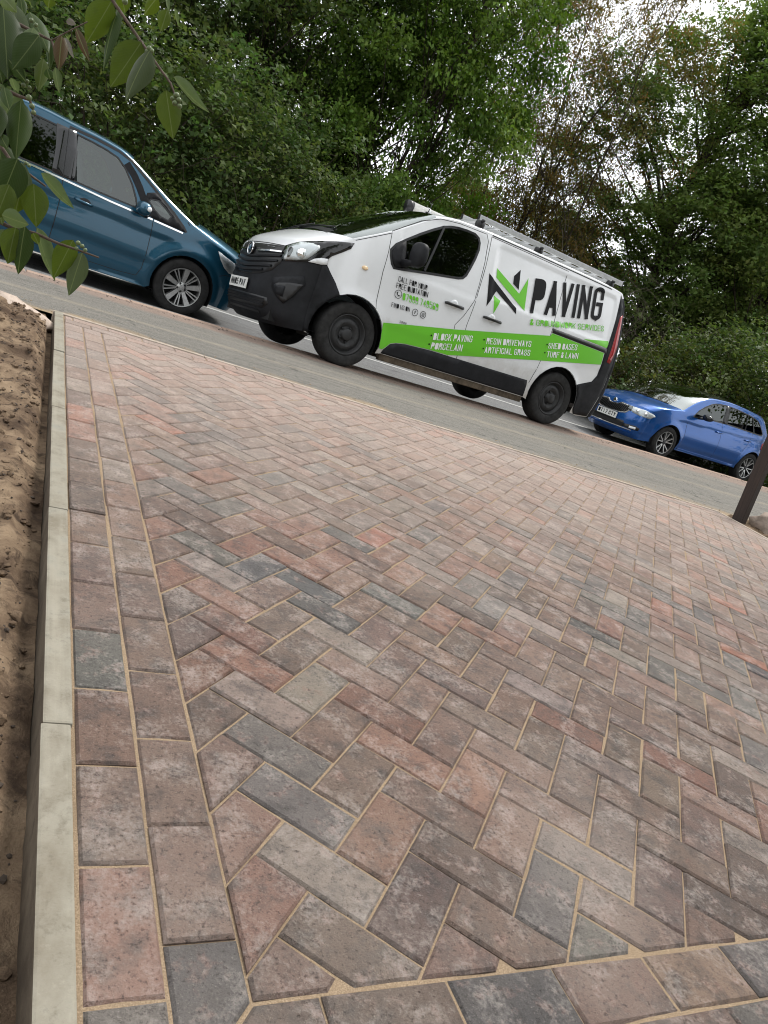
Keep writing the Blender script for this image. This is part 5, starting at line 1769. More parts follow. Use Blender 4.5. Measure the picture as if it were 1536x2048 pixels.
def grow_tree(seed, H, crown_r, crown_lo, n_clump, per, leaf, cols, trunk_r, lean=(0, 0), spread=0.42, shape=1.0, stems=1, twig=0.9, flat=0.55):
    """returns (trunk mesh, crown mesh): limbs run from the stem to every clump of leaves"""
    rs = np.random.RandomState(seed)
    V, F = [], []
    stem_pts = []
    for st in range(stems):
        az = rs.uniform(0, 6.28)
        off = 0 if stems == 1 else 0.35
        p = np.array([off * math.cos(az), off * math.sin(az), -0.3])
        d = np.array([lean[0] + (0.25 * math.cos(az) if stems > 1 else 0), lean[1] + (0.25 * math.sin(az) if stems > 1 else 0), 1.0])
        pts, rad = [], []
        n = 12
        for i in range(n + 1):
            t = i / n
            pts.append(p.copy())
            rad.append(trunk_r * (1 - 0.82 * t) * (1.35 if i == 0 else 1) / (1 if stems == 1 else 1.5))
            d = d + rs.normal(0, 0.10, 3) * np.array([1, 1, 0.3])
            d[2] = max(d[2], 0.7)
            p = p + d / np.linalg.norm(d) * (H * 0.88 / n)
        tube_geo(V, F, pts, rad, 9)
        stem_pts.append((pts, rad))
    # clump centres in a lumpy crown
    lob = [(rs.uniform(0, 6.28), rs.uniform(0.15, 0.95), rs.uniform(0.75, 1.15)) for _ in range(9)]
    C = []
    while len(C) < n_clump:
        t = rs.uniform(0, 1)
        prof = (math.sin(math.pi * min(1, (t * 0.93 + 0.07)) ** shape)) ** 0.6
        a = rs.uniform(0, 6.28)
        rr = crown_r * prof * math.sqrt(rs.uniform(0.10, 1))
        k = 1.0
        for la, lt, lk in lob:
            w = math.exp(-((math.atan2(math.sin(a - la), math.cos(a - la))) / 0.6) ** 2 - ((t - lt) / 0.16) ** 2)
            k += (lk - 0.95) * 1.5 * w
        z = crown_lo + (H - crown_lo) * t
        ctr_i = int(np.clip(z / (H * 0.88) * 12, 0, 12))
        sp = stem_pts[rs.randint(stems)][0][ctr_i]
        C.append(np.array([sp[0] * (0.7) + rr * k * math.cos(a), sp[1] * 0.7 + rr * k * math.sin(a), z + rs.normal(0, 0.15)]))
    C = np.array(C)
    P, NR, SZ, CO = [], [], [], []
    cols = np.array(cols)
    for ci, c in enumerate(C):
        sp, sr = stem_pts[rs.randint(stems)]
        zi = int(np.clip((c[2] - 0.55 * math.hypot(c[0], c[1]) - rs.uniform(0, 0.6)) / (H * 0.88) * 12, 1, 11))
        s0 = np.array(sp[zi])
        mid = (s0 + c) / 2 + rs.normal(0, 0.18, 3) + np.array([0, 0, -0.12])
        L = np.linalg.norm(c - s0)
        r0_ = min(sr[zi] * 0.45, 0.006 + 0.011 * L)
        if ci % 4 == 0 or (L > 2.0 and ci % 2 == 0):
            tube_geo(V, F, [s0, s0 * 0.5 + mid * 0.5 + rs.normal(0, 0.05, 3), mid, mid * 0.45 + c * 0.55 + rs.normal(0, 0.06, 3), c], [r0_, r0_ * 0.8, r0_ * 0.6, r0_ * 0.4, 0.006], 5, cap=False)
        for q in range(int(3 * twig + 0.5)):
            e = c + rs.normal(0, spread * 0.9, 3)
            tube_geo(V, F, [c * 0.6 + mid * 0.4, (c + e) / 2 + rs.normal(0, 0.05, 3), e], [0.006, 0.0045, 0.003], 3, cap=False)
        n = max(4, int(per * rs.uniform(0.6, 1.4)))
        # leaves sit on a few sprays inside the clump
        ns = max(3, n // 16)
        spc = c + rs.normal(0, spread, (ns, 3)) * np.array([1, 1, flat])
        idx = rs.randint(ns, size=n)
        pts = spc[idx] + rs.normal(0, 0.11, (n, 3)) * np.array([1, 1, 0.6])
        out = pts - np.array([0, 0, crown_lo + (H - crown_lo) * 0.35])
        out /= np.linalg.norm(out, axis=1)[:, None] + 1e-9
        nr = rs.normal(0, 0.62, (n, 3)) + np.array([0, 0, 0.85]) + out * 0.35
        nr /= np.linalg.norm(nr, axis=1)[:, None]
        base = cols[rs.randint(len(cols))] * 0.5 + cols[rs.randint(len(cols))] * 0.5
        co = base[None, :] * rs.uniform(0.72, 1.30, (n, 1)) * rs.uniform(0.92, 1.08, (n, 3))
        P.append(pts); NR.append(nr); SZ.append(leaf * rs.uniform(0.5, 1.5, n)); CO.append(co)
    crown = leaf_cloud('crown', np.concatenate(P), np.concatenate(NR), np.concatenate(SZ), np.concatenate(CO), M_LEAF)
    tme = bpy.data.meshes.new('trunk')
    tme.from_pydata([tuple(v) for v in V], [], F)
    tme.polygons.foreach_set('use_smooth', [True] * len(tme.polygons))
    tme.materials.append(M_BARK)
    return tme, crown

OAK = [(0.098, 0.150, 0.036), (0.120, 0.178, 0.044), (0.150, 0.205, 0.056), (0.100, 0.152, 0.045)]
BRIGHT = [(0.105, 0.180, 0.030), (0.130, 0.210, 0.038), (0.160, 0.235, 0.052), (0.085, 0.150, 0.030)]
DARK = [(0.052, 0.090, 0.026), (0.068, 0.110, 0.032), (0.084, 0.125, 0.036), (0.095, 0.116, 0.030)]
AUT = [(0.150, 0.105, 0.030), (0.120, 0.112, 0.030), (0.165, 0.118, 0.034), (0.095, 0.110, 0.030), (0.140, 0.085, 0.027)]
OLIVE = [(0.085, 0.108, 0.026), (0.108, 0.122, 0.030), (0.070, 0.095, 0.026), (0.120, 0.108, 0.032)]
MESH = {
    'dark1': grow_tree(3, 8.3, 2.5, 0.2, 200, 260, 0.090, DARK, 0.11, stems=2, spread=0.30, twig=.35),
    'dark2': grow_tree(8, 7.8, 2.4, 0.1, 195, 260, 0.088, DARK + OAK[:1], 0.10, stems=3, spread=0.30, twig=.35),
    'bright': grow_tree(5, 7.6, 2.5, 0.5, 280, 420, 0.088, BRIGHT, 0.11, stems=4, spread=0.28, twig=.35),
    'autumn': grow_tree(7, 11.0, 3.2, 1.6, 200, 230, 0.074, AUT, 0.085, stems=3, spread=0.42, twig=.35),
    'oak': grow_tree(12, 12.0, 3.5, 1.4, 300, 340, 0.100, OAK, 0.20, spread=0.33, twig=.35),
    'oak2': grow_tree(21, 10.5, 3.4, 0.6, 270, 380, 0.100, OAK + OLIVE[:2], 0.15, stems=2, spread=0.33, twig=.35),
    'bush': grow_tree(31, 2.4, 1.4, 0.0, 80, 110, 0.080, OLIVE + DARK[:2], 0.04, stems=3, spread=0.28, twig=.35),
    'bush_dark': grow_tree(33, 3.0, 1.7, 0.0, 100, 110, 0.080, DARK, 0.04, stems=3, spread=0.30, twig=.35),
}
def ground_at(x, y):
    d = y - kerb_y(x) - ROADW
    return verge_z(x, y) if 0 <= d <= 20 else -0.6
def place_tree(name, key, az, dist, label, cat, group, sc=1.0, rot=0.0, sz=None, tilt=0.0):
    if cat == 'tree':
        k = 1.32
        dist, sc, sz = dist * k, sc * k, (sz or sc) * k
    x, y = CAM.x + dist * math.sin(R(az)), CAM.y + dist * math.cos(R(az))
    z = ground_at(x, y)
    root = empty(name, (x, y, z), (tilt, 0, rot))
    s = sz or sc
    for part, me in zip(('trunk', 'crown'), MESH[key]):
        o = bpy.data.objects.new(part, me)
        COL.objects.link(o)
        o.parent = root
        o.scale = (sc, sc, s)
    tag(root, label, cat, group)
    return root
TR = 'trees along the far side of the road'
place_tree('broadleaf_tree', 'dark1', -7.5, 16.5, 'dark green tree at the far left edge above the teal car roof', 'tree', TR, 1.0, 0.5)
place_tree('broadleaf_tree', 'dark2', 1.0, 15.8, 'dense dark tree rising straight behind the teal car', 'tree', TR, 1.02, 2.2)
place_tree('broadleaf_tree', 'dark1', 7.6, 16.8, 'dark green tree behind the bonnet of the teal car', 'tree', TR, 1.05, 3.6)
place_tree('broadleaf_tree', 'dark2', 13.6, 17.5, 'dark tree behind the bonnet of the white van', 'tree', TR, 1.10, 4.6)
place_tree('oak_tree', 'bright', 19.2, 16.0, 'brighter green oak with several stems over the van cab', 'tree', TR, 0.80, 0.4, sz=1.12)
place_tree('autumn_tree', 'autumn', 29.0, 21.0, 'thin brown autumn tree with sky showing through its branches', 'tree', TR, 0.80, 0.9, sz=1.0)
place_tree('autumn_tree', 'autumn', 34.0, 20.2, 'browning tree with a leaning trunk above the van rear', 'tree', TR, 0.64, 3.9, sz=0.98, tilt=0.05)
place_tree('oak_tree', 'oak', 42.0, 21.5, 'tallest green oak, its top reaching towards the white sky', 'tree', TR, 0.98, 0.2, sz=0.84)
place_tree('oak_tree', 'oak2', 51.5, 21.0, 'wide green oak at the right edge behind the blue car', 'tree', TR, 0.98, 2.4)
for i, (az, d, k, s, lb) in enumerate((
        (-10, 15.2, 'bush_dark', 1.1, 'dark shrub under the trees behind the teal car boot'), (-4.5, 14.9, 'bush_dark', 1.15, 'dark shrub behind the rear door of the teal car'),
        (2.2, 14.8, 'bush_dark', 1.2, 'dark shrub behind the windscreen of the teal car'), (8.0, 15.0, 'bush_dark', 1.15, 'dark shrub above the headlamp of the teal car'),
        (13.5, 15.6, 'bush_dark', 1.1, 'dark shrub above the grille of the van'), (18.5, 16.4, 'bush', 1.0, 'green shrub behind the van windscreen base'),
        (24.0, 17.5, 'bush', 0.9, 'green shrub hidden low behind the van cab'), (31.0, 18.0, 'bush', 0.9, 'shrub low behind the middle of the van'),
        (38.6, 19.0, 'bush', 0.95, 'yellowish green shrub between the van and the blue car'), (42.5, 18.6, 'bush', 1.05, 'olive shrub behind the bonnet of the blue car'),
        (46.5, 18.9, 'bush', 1.2, 'olive shrub behind the roof of the blue car'), (50.5, 19.4, 'bush_dark', 1.15, 'dark shrub behind the rear windows of the blue car'),
        (55.0, 19.8, 'bush_dark', 1.2, 'dark shrub at the right edge behind the blue car'))):
    place_tree('shrub', k, az, d, lb, 'shrub', 'shrubs on the far verge', s, i * 1.7)
BK = 'trees standing further back'
place_tree('background_tree', 'dark1', -3.5, 27, 'tree further back, glimpsed between the dark trees above the teal car', 'tree', BK, 1.0, 1.0)
place_tree('background_tree', 'oak2', 11.5, 29, 'tree further back, glimpsed behind the dark trees left of the van', 'tree', BK, 0.8, 3.0)
place_tree('background_tree', 'oak', 47.5, 34, 'tree further back, glimpsed between the two oaks on the right', 'tree', BK, 0.7, 5.0)

place_tree('background_tree', 'oak2', 27.0, 31, 'low tree further back, behind the autumn trees over the van roof', 'tree', BK, 0.55, 2.0)
place_tree('background_tree', 'dark1', 33.0, 29, 'small dark tree further back, behind the rear of the van roof', 'tree', BK, 0.62, 4.0)
def place_at(name, key, x, y, label, sc, rot):
    root = empty(name, (x, y, -0.6), (0, 0, rot))
    for part, me in zip(('trunk', 'crown'), MESH[key]):
        o = bpy.data.objects.new(part, me)
        COL.objects.link(o)
        o.parent = root
        o.scale = (sc, sc, sc)
    tag(root, label, 'tree', 'garden trees behind the camera')
place_at('garden_tree', 'oak', 0.5, -10.5, 'garden tree mirrored in the side windows of the teal car', 1.25, 1.0)
place_at('garden_tree', 'oak2', 11.0, -2.6, 'added unseen tree beside the house, placed to darken the reflection in the van door window', 0.95, 2.0)  # added out of view to give the van door glass a dark reflection

# leafless tangle of dead stems in front of the leaning trunk
def twig_tangle(name, az, dist, seed, H, label):
    rs = np.random.RandomState(seed)
    x, y = CAM.x + dist * math.sin(R(az)), CAM.y + dist * math.cos(R(az))
    V, F = [], []
    def rec(p, d, L, r, lv):
        pts = [p]
        dd = np.array(d)
        for i in range(4):
            dd = dd + rs.normal(0, 0.22, 3) + np.array([0, 0, -0.03 * lv])
            dd /= np.linalg.norm(dd)
            pts.append(pts[-1] + dd * L / 4)
        tube_geo(V, F, pts, [r, r * .85, r * .7, r * .55, r * .4], 4, cap=False)
        if lv < 4:
            for k in range(3 if lv < 3 else 4):
                i = rs.randint(1, 5)
                d2 = dd + rs.normal(0, 0.75, 3)
                d2 /= np.linalg.norm(d2)
                rec(pts[i], d2, L * rs.uniform(0.5, 0.75), r * 0.55, lv + 1)
    for k in range(4):
        a = rs.uniform(0, 6.28)
        rec(np.array([0.2 * math.cos(a), 0.2 * math.sin(a), -0.1]), np.array([0.5 * math.cos(a), 0.5 * math.sin(a), 1.0]), H * rs.uniform(0.5, 0.8), 0.016, 0)
    root = empty(name, (x, y, ground_at(x, y)))
    mesh_obj('stems', V, F, M_TWIG, root, True)
    tag(root, label, 'shrub', 'leafless shrubs')
twig_tangle('bare_shrub', 36.8, 18.2, 4, 4.4, 'tangle of bare grey stems above the rear of the van roof')
twig_tangle('bare_shrub', 39.8, 18.6, 9, 3.6, 'tangle of bare brown stems just right of the van tail lamp')

# ------------------------------------------------------------------ wooden post, stone and soil at the right edge
def wood_mat():
    m, nt, b = new_mat('dark_stained_wood')
    oc = objco(nt)
    f = noise(nt, scaled(nt, oc, (60, 60, 3)), 1.0, 6, 0.7)
    nt.links.new(ramp(nt, f, [(0.3, (0.016, 0.010, 0.008)), (0.7, (0.042, 0.026, 0.020))]), b.inputs['Base Color'])
    b.inputs['Roughness'].default_value = 0.8
    bump(nt, b, f, 0.5, 0.006)
    return m
M_WOOD = wood_mat()
post = empty('wooden_post', (6.19, 3.80, -0.06), (-0.10, 0.0, 0.25))
tag(post, 'dark brown square timber post standing at the right edge of the paving', 'post')
box('post', (0, 0, 0.48), (0.105, 0.105, 1.06), M_WOOD, post, bev=0.006)
V = [(-.0525, -.0525, 1.01), (.0525, -.0525, 1.01), (.0525, .0525, 1.01), (-.0525, .0525, 1.01), (0, 0, 1.05)]
mesh_obj('post_cap', V, [(0, 1, 4), (1, 2, 4), (2, 3, 4), (3, 0, 4)], M_WOOD, post)

M_STONE = kerb_mat('rubble_stone', (0.20, 0.16, 0.13), (0.29, 0.23, 0.19), (0.24, 0.19, 0.16))
def rock(name, loc, s, seed, mat, label, cat, group=None, parent=None):
    rs = random.Random(seed)
    bm = bmesh.new()
    bmesh.ops.create_icosphere(bm, subdivisions=3, radius=1.0)
    ph = [(rs.uniform(1.5, 4), rs.uniform(0, 6), rs.uniform(0, 6), rs.uniform(0, 6)) for _ in range(6)]
    for v in bm.verts:
        n = v.co.normalized()
        k = 1.0
        for f_, a_, b_, c_ in ph: k += 0.07 * math.sin(f_ * n.x * 2 + a_) * math.sin(f_ * n.y * 2 + b_) * math.sin(f_ * n.z * 2 + c_) * 2
        q = Vector((math.copysign(abs(n.x) ** .7, n.x), math.copysign(abs(n.y) ** .7, n.y), math.copysign(abs(n.z) ** .7, n.z)))
        v.co = Vector((q.x * s[0], q.y * s[1], q.z * s[2])) * k
    o = bm_obj(name, bm, mat, parent, True)
    o.location = loc
    o.rotation_euler = (rs.uniform(-.3, .3), rs.uniform(-.3, .3), rs.uniform(0, 6))
    if label: tag(o, label, cat, group)
    return o
rock('boulder', (6.62, 3.72, 0.02), (.22, .18, .13), 5, M_STONE, 'brown stone lying right of the timber post', 'stone')
M_CONC = kerb_mat('broken_concrete', (0.34, 0.27, 0.22), (0.44, 0.36, 0.30), (0.38, 0.30, 0.25))
rock('concrete_lump', (-0.22, 3.62, -0.015), (.13, .16, .055), 9, M_CONC, 'pale pinkish lump of concrete beside the far end of the edging', 'rubble')
rock('concrete_lump', (-0.30, 3.28, -0.02), (.07, .09, .05), 12, M_CONC, 'small pale lump of broken concrete on the soil below the pinkish one', 'rubble')

# soil clods and pebbles, too many to count
def scatter(name, n, seed, region, zf, smin, smax, mat, flat=0.7):
    rs = np.random.RandomState(seed)
    ic = bmesh.new()
    bmesh.ops.create_icosphere(ic, subdivisions=1, radius=1.0)
    bv = np.array([v.co[:] for v in ic.verts])
    bf = [[v.index for v in f.verts] for f in ic.faces]
    ic.free()
    V, F = [], []
    for k in range(n):
        x, y = region(rs)
        s = smin + (smax - smin) * rs.rand() ** 3
        w = bv * (1 + rs.normal(0, 0.22, (len(bv), 1))) * s * np.array([1, rs.uniform(.7, 1.3), flat])
        a = rs.uniform(0, 6.28)
        rot = np.array([[math.cos(a), -math.sin(a), 0], [math.sin(a), math.cos(a), 0], [0, 0, 1]])
        w = w @ rot.T + np.array([x, y, zf(x, y) + s * flat * 0.3])
        b = len(V)
        V += [tuple(q) for q in w]
        F += [tuple(b + i for i in f) for f in bf]
    o = mesh_obj(name, V, F, mat)
    return tag(o, kind='stuff')
tag(scatter('soil_clods', 1800, 3, lambda rs: (-0.07 - abs(rs.normal(0, 0.35)), rs.uniform(-0.4, 3.7)), soil_z, 0.002, 0.013, M_SOIL), 'loose clods of sandy earth left of the edging', 'soil')
tag(scatter('dark_crumbs', 1500, 5, lambda rs: (-0.07 - abs(rs.normal(0, 0.3)), rs.uniform(-0.4, 3.7)), soil_z, 0.001, 0.007, simple('dark_peat', (0.05, 0.036, 0.026), 0.95)), 'dark crumbs of topsoil over the sandy earth', 'soil')
tag(scatter('road_grit', 700, 6, lambda rs: (lambda x: (x, kerb_y(x) - 0.125 - abs(rs.normal(0.02, 0.10)) - 0.01))(rs.uniform(-3, 13)), foot_z, 0.003, 0.013, simple('kerb_debris', (0.06, 0.045, 0.035), 0.95, vary=0.5, vscale=3), 0.5), 'grit and leaf crumbs gathered along the kerb', 'debris')
tag(scatter('sand_grains', 500, 8, lambda rs: (rs.uniform(-0.6, 6.6), 3.97 + abs(rs.normal(0, 0.18))), foot_z, 0.002, 0.010, M_SAND, 0.5), 'spilled jointing sand and grit beyond the paving edge', 'debris')
# ------------------------------------------------------------------ shrub branches hanging into the top left
def fore_leaf_mat():
    m, nt, b = new_mat('shrub_leaf')
    at = nt.nodes.new('ShaderNodeAttribute')
    at.attribute_name = 'tint'
    uv = objco(nt)
    sep = nt.nodes.new('ShaderNodeSeparateXYZ')
    nt.links.new(uv, sep.inputs[0])
    # side veins leave the midrib at an angle
    v = math_n(nt, 'ADD', math_n(nt, 'MULTIPLY', sep.outputs['Y'], 520.0), math_n(nt, 'MULTIPLY', math_n(nt, 'ABSOLUTE', sep.outputs['X']), -700.0))
    vein = math_n(nt, 'POWER', math_n(nt, 'ABSOLUTE', math_n(nt, 'SINE', v)), 12.0)
    nn = noise(nt, uv, 90, 4, 0.6)
    c = mix(nt, at.outputs['Color'], (0.09, 0.11, 0.05), math_n(nt, 'MULTIPLY', vein, 0.10))
    rib = ramp(nt, math_n(nt, 'MULTIPLY', math_n(nt, 'ABSOLUTE', sep.outputs['X']), 100.0), [(0.03, 0.55), (0.10, 0.0)])
    c = mix(nt, c, (0.15, 0.18, 0.07), rib)
    c = mix(nt, c, (0.02, 0.03, 0.012), ramp(nt, nn, [(0.55, 0), (0.75, 0.35)]))
    geo = nt.nodes.new('ShaderNodeNewGeometry')
    under = mix(nt, c, (0.08, 0.11, 0.035), 0.25)
    c2 = mix(nt, c, under, geo.outputs['Backfacing'])
    nt.links.new(c2, b.inputs['Base Color'])
    b.inputs['Roughness'].default_value = 0.45
    b.inputs['Specular IOR Level'].default_value = 0.16
    bump(nt, b, math_n(nt, 'ADD', math_n(nt, 'MULTIPLY', vein, -0.6), nn), 0.15, 0.0012)
    tr = nt.nodes.new('ShaderNodeBsdfTranslucent')
    hs2 = nt.nodes.new('ShaderNodeHueSaturation')
    hs2.inputs['Value'].default_value = 1.3
    nt.links.new(c, hs2.inputs['Color'])
    nt.links.new(hs2.outputs[0], tr.inputs['Color'])
    mx = nt.nodes.new('ShaderNodeMixShader')
    mx.inputs[0].default_value = 0.35
    nt.links.new(b.outputs[0], mx.inputs[1])
    nt.links.new(tr.outputs[0], mx.inputs[2])
    nt.links.new(mx.outputs[0], nt.nodes['Material Output'].inputs['Surface'])
    return m
M_FLEAF = fore_leaf_mat()
M_STEM = simple('shrub_stem', (0.075, 0.05, 0.035), 0.8, vary=0.4, vscale=60)
M_BERRY = simple('green_berry', (0.10, 0.13, 0.05), 0.45, vary=0.3, vscale=80)

def ray(px, py, z):
    return CAM + (fwd + cam_r * ((px - 768) / FPX) - cam_u * ((py - 1024) / FPX)) * z

shrub = empty('garden_shrub', (-1.15, 0.75, -0.06))
tag(shrub, 'leafy shrub branches hanging into the top left corner close to the camera', 'shrub')
SH = Vector(shrub.location)

def curved_leaf(base, tip, w, col, fold, curl, twist, side=1):
    """pointed oval leaf from base to tip; fold closes it along the midrib"""
    base, tip = Vector(base), Vector(tip)
    L = (tip - base).length
    ax = (tip - base).normalized()
    view = (base - CAM).normalized()
    rt = ax.cross(view).normalized()
    nrm = rt.cross(ax).normalized()
    q = Matrix.Rotation(twist, 3, ax)
    rt, nrm = q @ rt, q @ nrm
    n, m = 12, 4
    V, F = [], []
    for i in range(n + 1):
        t = i / n
        hw = w * 0.5 * (math.sin(math.pi * t ** 0.80) ** 0.85) * (1 - 0.25 * t)
        if i == n: hw = 0
        c = Vector((0, L * t, 0))
        bend = curl * L * (t * t - 0.2 * t)
        for j in range(-m, m + 1):
            s = j / m
            a = fold * abs(s) ** 1.3
            wav = 0.02 * w * math.sin(t * 11 + s * 3)
            V.append(c + Vector((hw * s * math.cos(a), 0, bend + hw * abs(s) * math.sin(a) + wav * abs(s))))
    ww = 2 * m + 1
    for i in range(n):
        for j in range(2 * m):
            F.append((i * ww + j, i * ww + j + 1, (i + 1) * ww + j + 1, (i + 1) * ww + j))
    o = mesh_obj('leaf', V, F, M_FLEAF, shrub, True)
    rot = Matrix((rt, ax, nrm)).transposed()
    o.rotation_euler = rot.to_euler()
    o.location = base - SH
    set_tint(o.data, [col] * len(F))
    # stalk
    return o

OL, DKG, PALE, RED, GRN = (0.058, 0.088, 0.006), (0.018, 0.036, 0.007), (0.080, 0.115, 0.040), (0.060, 0.022, 0.009), (0.024, 0.048, 0.007)
K5 = 3.2
LEAVES = [
    (715, 5, 555, 285, 175, OL, .35, .10, -.35), (765, 40, 625, 410, 95, DKG, .5, .15, .9), (780, -30, 800, 90, 90, OL, .3, .1, .2),
    (905, 268, 710, 560, 185, OL, .25, .06, -.25), (960, 320, 790, 620, 165, (0.045, 0.060, 0.028), .45, .12, .55),
    (1062, 575, 1108, 890, 150, OL, .22, .04, .05), (1112, 490, 1288, 728, 105, PALE, .55, .18, .85),
    (1010, -20, 910, 100, 95, OL, .3, .1, .3), (1072, 60, 1030, 200, 85, OL, .3, .1, -.2), (1115, 50, 1135, 170, 45, PALE, .5, .1, .9), (1060, -30, 1075, 70, 40, PALE, .5, .1, .9),
    (485, 180, 560, 385, 58, RED, .4, .1, .4), (395, 228, 375, 435, 85, RED, .35, .12, .1), (410, 240, 462, 372, 45, (0.15, 0.13, 0.12), .4, .1, .8), (425, 128, 495, 165, 40, (0.19, 0.16, 0.15), .3, .1, .3),
    (190, 75, 312, 305, 125, GRN, .35, .12, -.5), (215, 175, 150, 330, 110, PALE, .3, .1, .5), (250, 225, 90, 440, 160, DKG, .3, .1, -.2),
    (318, 240, 312, 430, 70, GRN, .5, .1, .6), (280, 375, 245, 570, 85, OL, .3, .08, .1), (238, 405, 222, 535, 45, PALE, .5, .1, .8), (352, 430, 372, 592, 66, PALE, .4, .1, .5), (300, 440, 322, 505, 60, GRN, .4, .1, .2),
    (20, 30, 50, 480, 220, DKG, .3, .08, .0), (70, 20, 165, 325, 120, (0.06, 0.078, 0.04), .45, .12, .6), (130, -20, 148, 105, 62, GRN, .4, .1, .2), (-40, 100, -30, 450, 150, OL, .3, .1, 0), (0, -40, 90, 60, 90, OL, .3, .1, 0),
    (105, 580, -10, 810, 180, PALE, .35, .10, .35), (135, 640, 100, 1005, 150, GRN, .3, .08, .1), (25, 555, 55, 690, 75, GRN, .3, .1, .2), (75, 500, 110, 610, 60, PALE, .4, .1, .5), (-20, 535, 35, 610, 50, PALE, .4, .1, .5), (0, 860, 42, 945, 70, GRN, .3, .1, .2), (-10, 900, 30, 1190, 190, DKG, .3, .1, .0),
    (112, 1015, -20, 1345, 210, DKG, .3, .1, -.1), (138, 1035, 182, 1375, 85, (0.065, 0.085, 0.04), .6, .15, .8), (262, 1105, 440, 1335, 105, PALE, .5, .15, .7), (215, 1175, 232, 1455, 160, OL, .25, .06, .0), (140, 1190, 95, 1365, 130, OL, .3, .1, .1),
    (10, 1375, 165, 1440, 115, PALE, .35, .12, .4), (-10, 1470, 88, 1605, 95, PALE, .4, .1, .5), (100, 1455, 45, 1690, 150, OL, .3, .08, .1), (160, 1445, 105, 1758, 130, DKG, .4, .1, .3), (235, 1455, 320, 1792, 120, PALE, .55, .14, .75), (212, 1490, 252, 1575, 50, OL, .3, .1, .1),
    (468, 1535, 342, 1785, 135, OL, .25, .06, -.1), (528, 1615, 435, 1892, 125, (0.06, 0.08, 0.036), .3, .06, .3), (318, -20, 308, 52, 75, OL, .3, .1, .1), (60, 1180, -30, 1400, 140, OL, .3, .1, .1), (55, 380, 160, 520, 80, DKG, .3, .1, .3),
    (-60, 640, -10, 860, 150, DKG, .3, .1, .1), (-50, 1150, 10, 1420, 150, OL, .3, .1, .1), (-60, 200, 10, 520, 160, GRN, .3, .1, .1),
]
lr = random.Random(5)
for (bx, by, tx, ty, w, col, fold, curl, tw) in LEAVES:
    z = 1.22 + lr.uniform(-0.10, 0.10)
    k = lr.uniform(0.88, 1.12)
    curved_leaf(ray(bx / K5, by / K5, z), ray(tx / K5, ty / K5, z + lr.uniform(-.03, .03)), w / K5 / FPX * z * 1.2, tuple(c * k for c in col), fold, curl, tw + lr.uniform(-.1, .1))

def twig(name, pl, r0_, r1_, z=1.22):
    pts = [ray(x / K5, y / K5, z + (zo if len(t) > 2 else 0)) - SH for t in pl for (x, y, zo) in [(t + (0,))[:3]]]
    P = []
    for i in range(len(pts) - 1):
        for k in range(3): P.append(pts[i].lerp(pts[i + 1], k / 3))
    P.append(pts[-1])
    return tube(name, P, [r0_ + (r1_ - r0_) * i / (len(P) - 1) for i in range(len(P))], M_STEM, shrub, 7)
twig('stem', [(560, -260), (715, -5), (905, 270), (1010, 420), (1090, 530), (1140, 660)], .0030, .0015)
twig('stem', [(-500, -300), (-200, -100), (0, 60), (110, 150), (230, 210), (330, 260), (380, 430)], .0045, .0014)
twig('stem', [(330, 260), (440, 200), (560, 140)], .0014, .0010)
twig('stem', [(-500, 200), (-200, 330), (0, 560), (110, 610), (190, 640), (225, 740)], .0045, .0018)
twig('stem', [(-500, 500), (-250, 700), (0, 930), (70, 1030), (200, 1125), (290, 1190)], .0045, .0016)
twig('stem', [(-500, 1100), (-200, 1330), (60, 1450), (230, 1495), (380, 1560), (500, 1600), (632, 1648)], .0042, .0014)
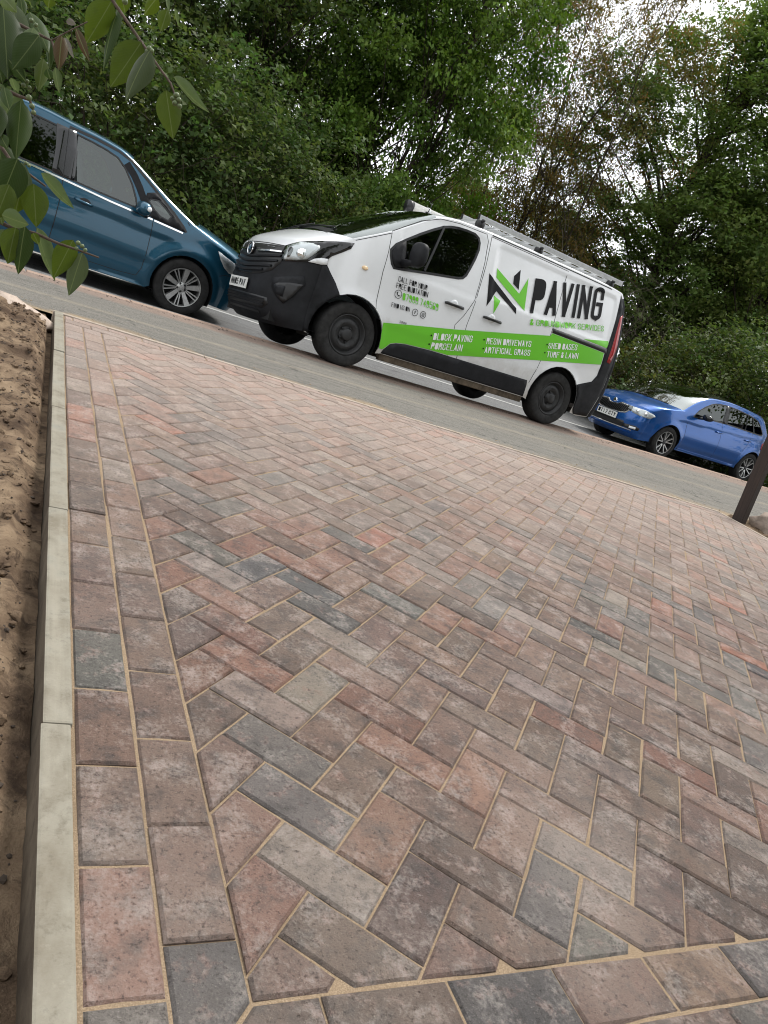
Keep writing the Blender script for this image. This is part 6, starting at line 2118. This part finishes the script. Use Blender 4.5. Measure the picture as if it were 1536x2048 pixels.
# main stems down to the ground, left of the picture
a0 = ray(-500 / K5, -300 / K5, 1.22) - SH
a1 = ray(-500 / K5, 200 / K5, 1.22) - SH
a2 = ray(-500 / K5, 500 / K5, 1.22) - SH
a3 = ray(-500 / K5, 1100 / K5, 1.22) - SH
for a in (a0, a1, a2, a3):
    tube('stem', [Vector((lr.uniform(-.06, .06), lr.uniform(-.06, .06), -0.02)), Vector((-.10, -.15, .35)), (Vector((-.10, -.15, .35)) + a) / 2 + Vector((-.08, 0, .12)), a], [.014, .011, .008, .0044], M_STEM, shrub, 8)
a4 = ray(560 / K5, -260 / K5, 1.22) - SH
tube('stem', [a0, (a0 + a4) / 2 + Vector((0, 0, .1)), a4], [.006, .005, .003], M_STEM, shrub, 8)
for (x, y, r) in ((955, 310, 17), (972, 325, 15), (940, 330, 14), (1130, 610, 20), (1145, 640, 18), (1120, 660, 18), (1150, 680, 16), (1105, 630, 16),
                  (500, 1555, 16), (525, 1575, 15), (490, 1590, 13), (545, 1600, 14), (185, 625, 20), (205, 680, 18), (215, 720, 16), (230, 160, 14), (200, 130, 15), (175, 520, 13), (150, 545, 14), (190, 560, 12), (165, 1045, 14), (185, 1060, 12), (800, 10, 20)):
    c = ray(x / K5, y / K5, 1.2) - SH
    blob('berry', c, (r * .5 / K5 / FPX * 1.2 * 1.9,) * 3, M_BERRY, shrub, 2.0, None, 10, 8)

# ------------------------------------------------------------------ neighbouring house, out of view to the right (seen only in reflections)
M_BRICKW = kerb_mat('house_render', (0.26, 0.20, 0.16), (0.33, 0.26, 0.21), (0.30, 0.23, 0.19))
M_ROOFT = simple('roof_tile', (0.10, 0.065, 0.05), 0.85, vary=0.4, vscale=4)
house = empty('house', (14.5, -3.2, -0.6), (0, 0, 1.35))
tag(house, 'two storey house with a pitched tiled roof, mirrored in the van side windows', 'house')
box('wall', (0, 0, 2.5), (10, 6.5, 5.0), M_BRICKW, house)
V = [(-5.4, -3.7, 4.9), (5.4, -3.7, 4.9), (5.4, 3.7, 4.9), (-5.4, 3.7, 4.9), (-5.4, 0, 7.6), (5.4, 0, 7.6)]
mesh_obj('roof', V, [(0, 1, 5, 4), (2, 3, 4, 5), (0, 4, 3), (1, 2, 5), (3, 2, 1, 0)], M_ROOFT, house)
for x in (-3.4, -1.0, 1.5, 3.8):
    for z in (1.75, 4.0):
        if x == 1.5 and z < 2: continue
        w_ = box('window', (x, 3.27, z), (1.5, 0.08, 1.2), M_WVINYL, house)
        for s_ in (-1, 1): box('pane', (x + s_ * .36, 3.315, z), (.62, .03, 1.0), M_GLASSP, w_)
d_ = box('door', (1.5, 3.27, 1.6), (1.0, .08, 2.1), M_GLOSSBLK, house)
box('chimney', (3.8, 0, 7.6), (.7, .7, 1.6), M_BRICKW, house)
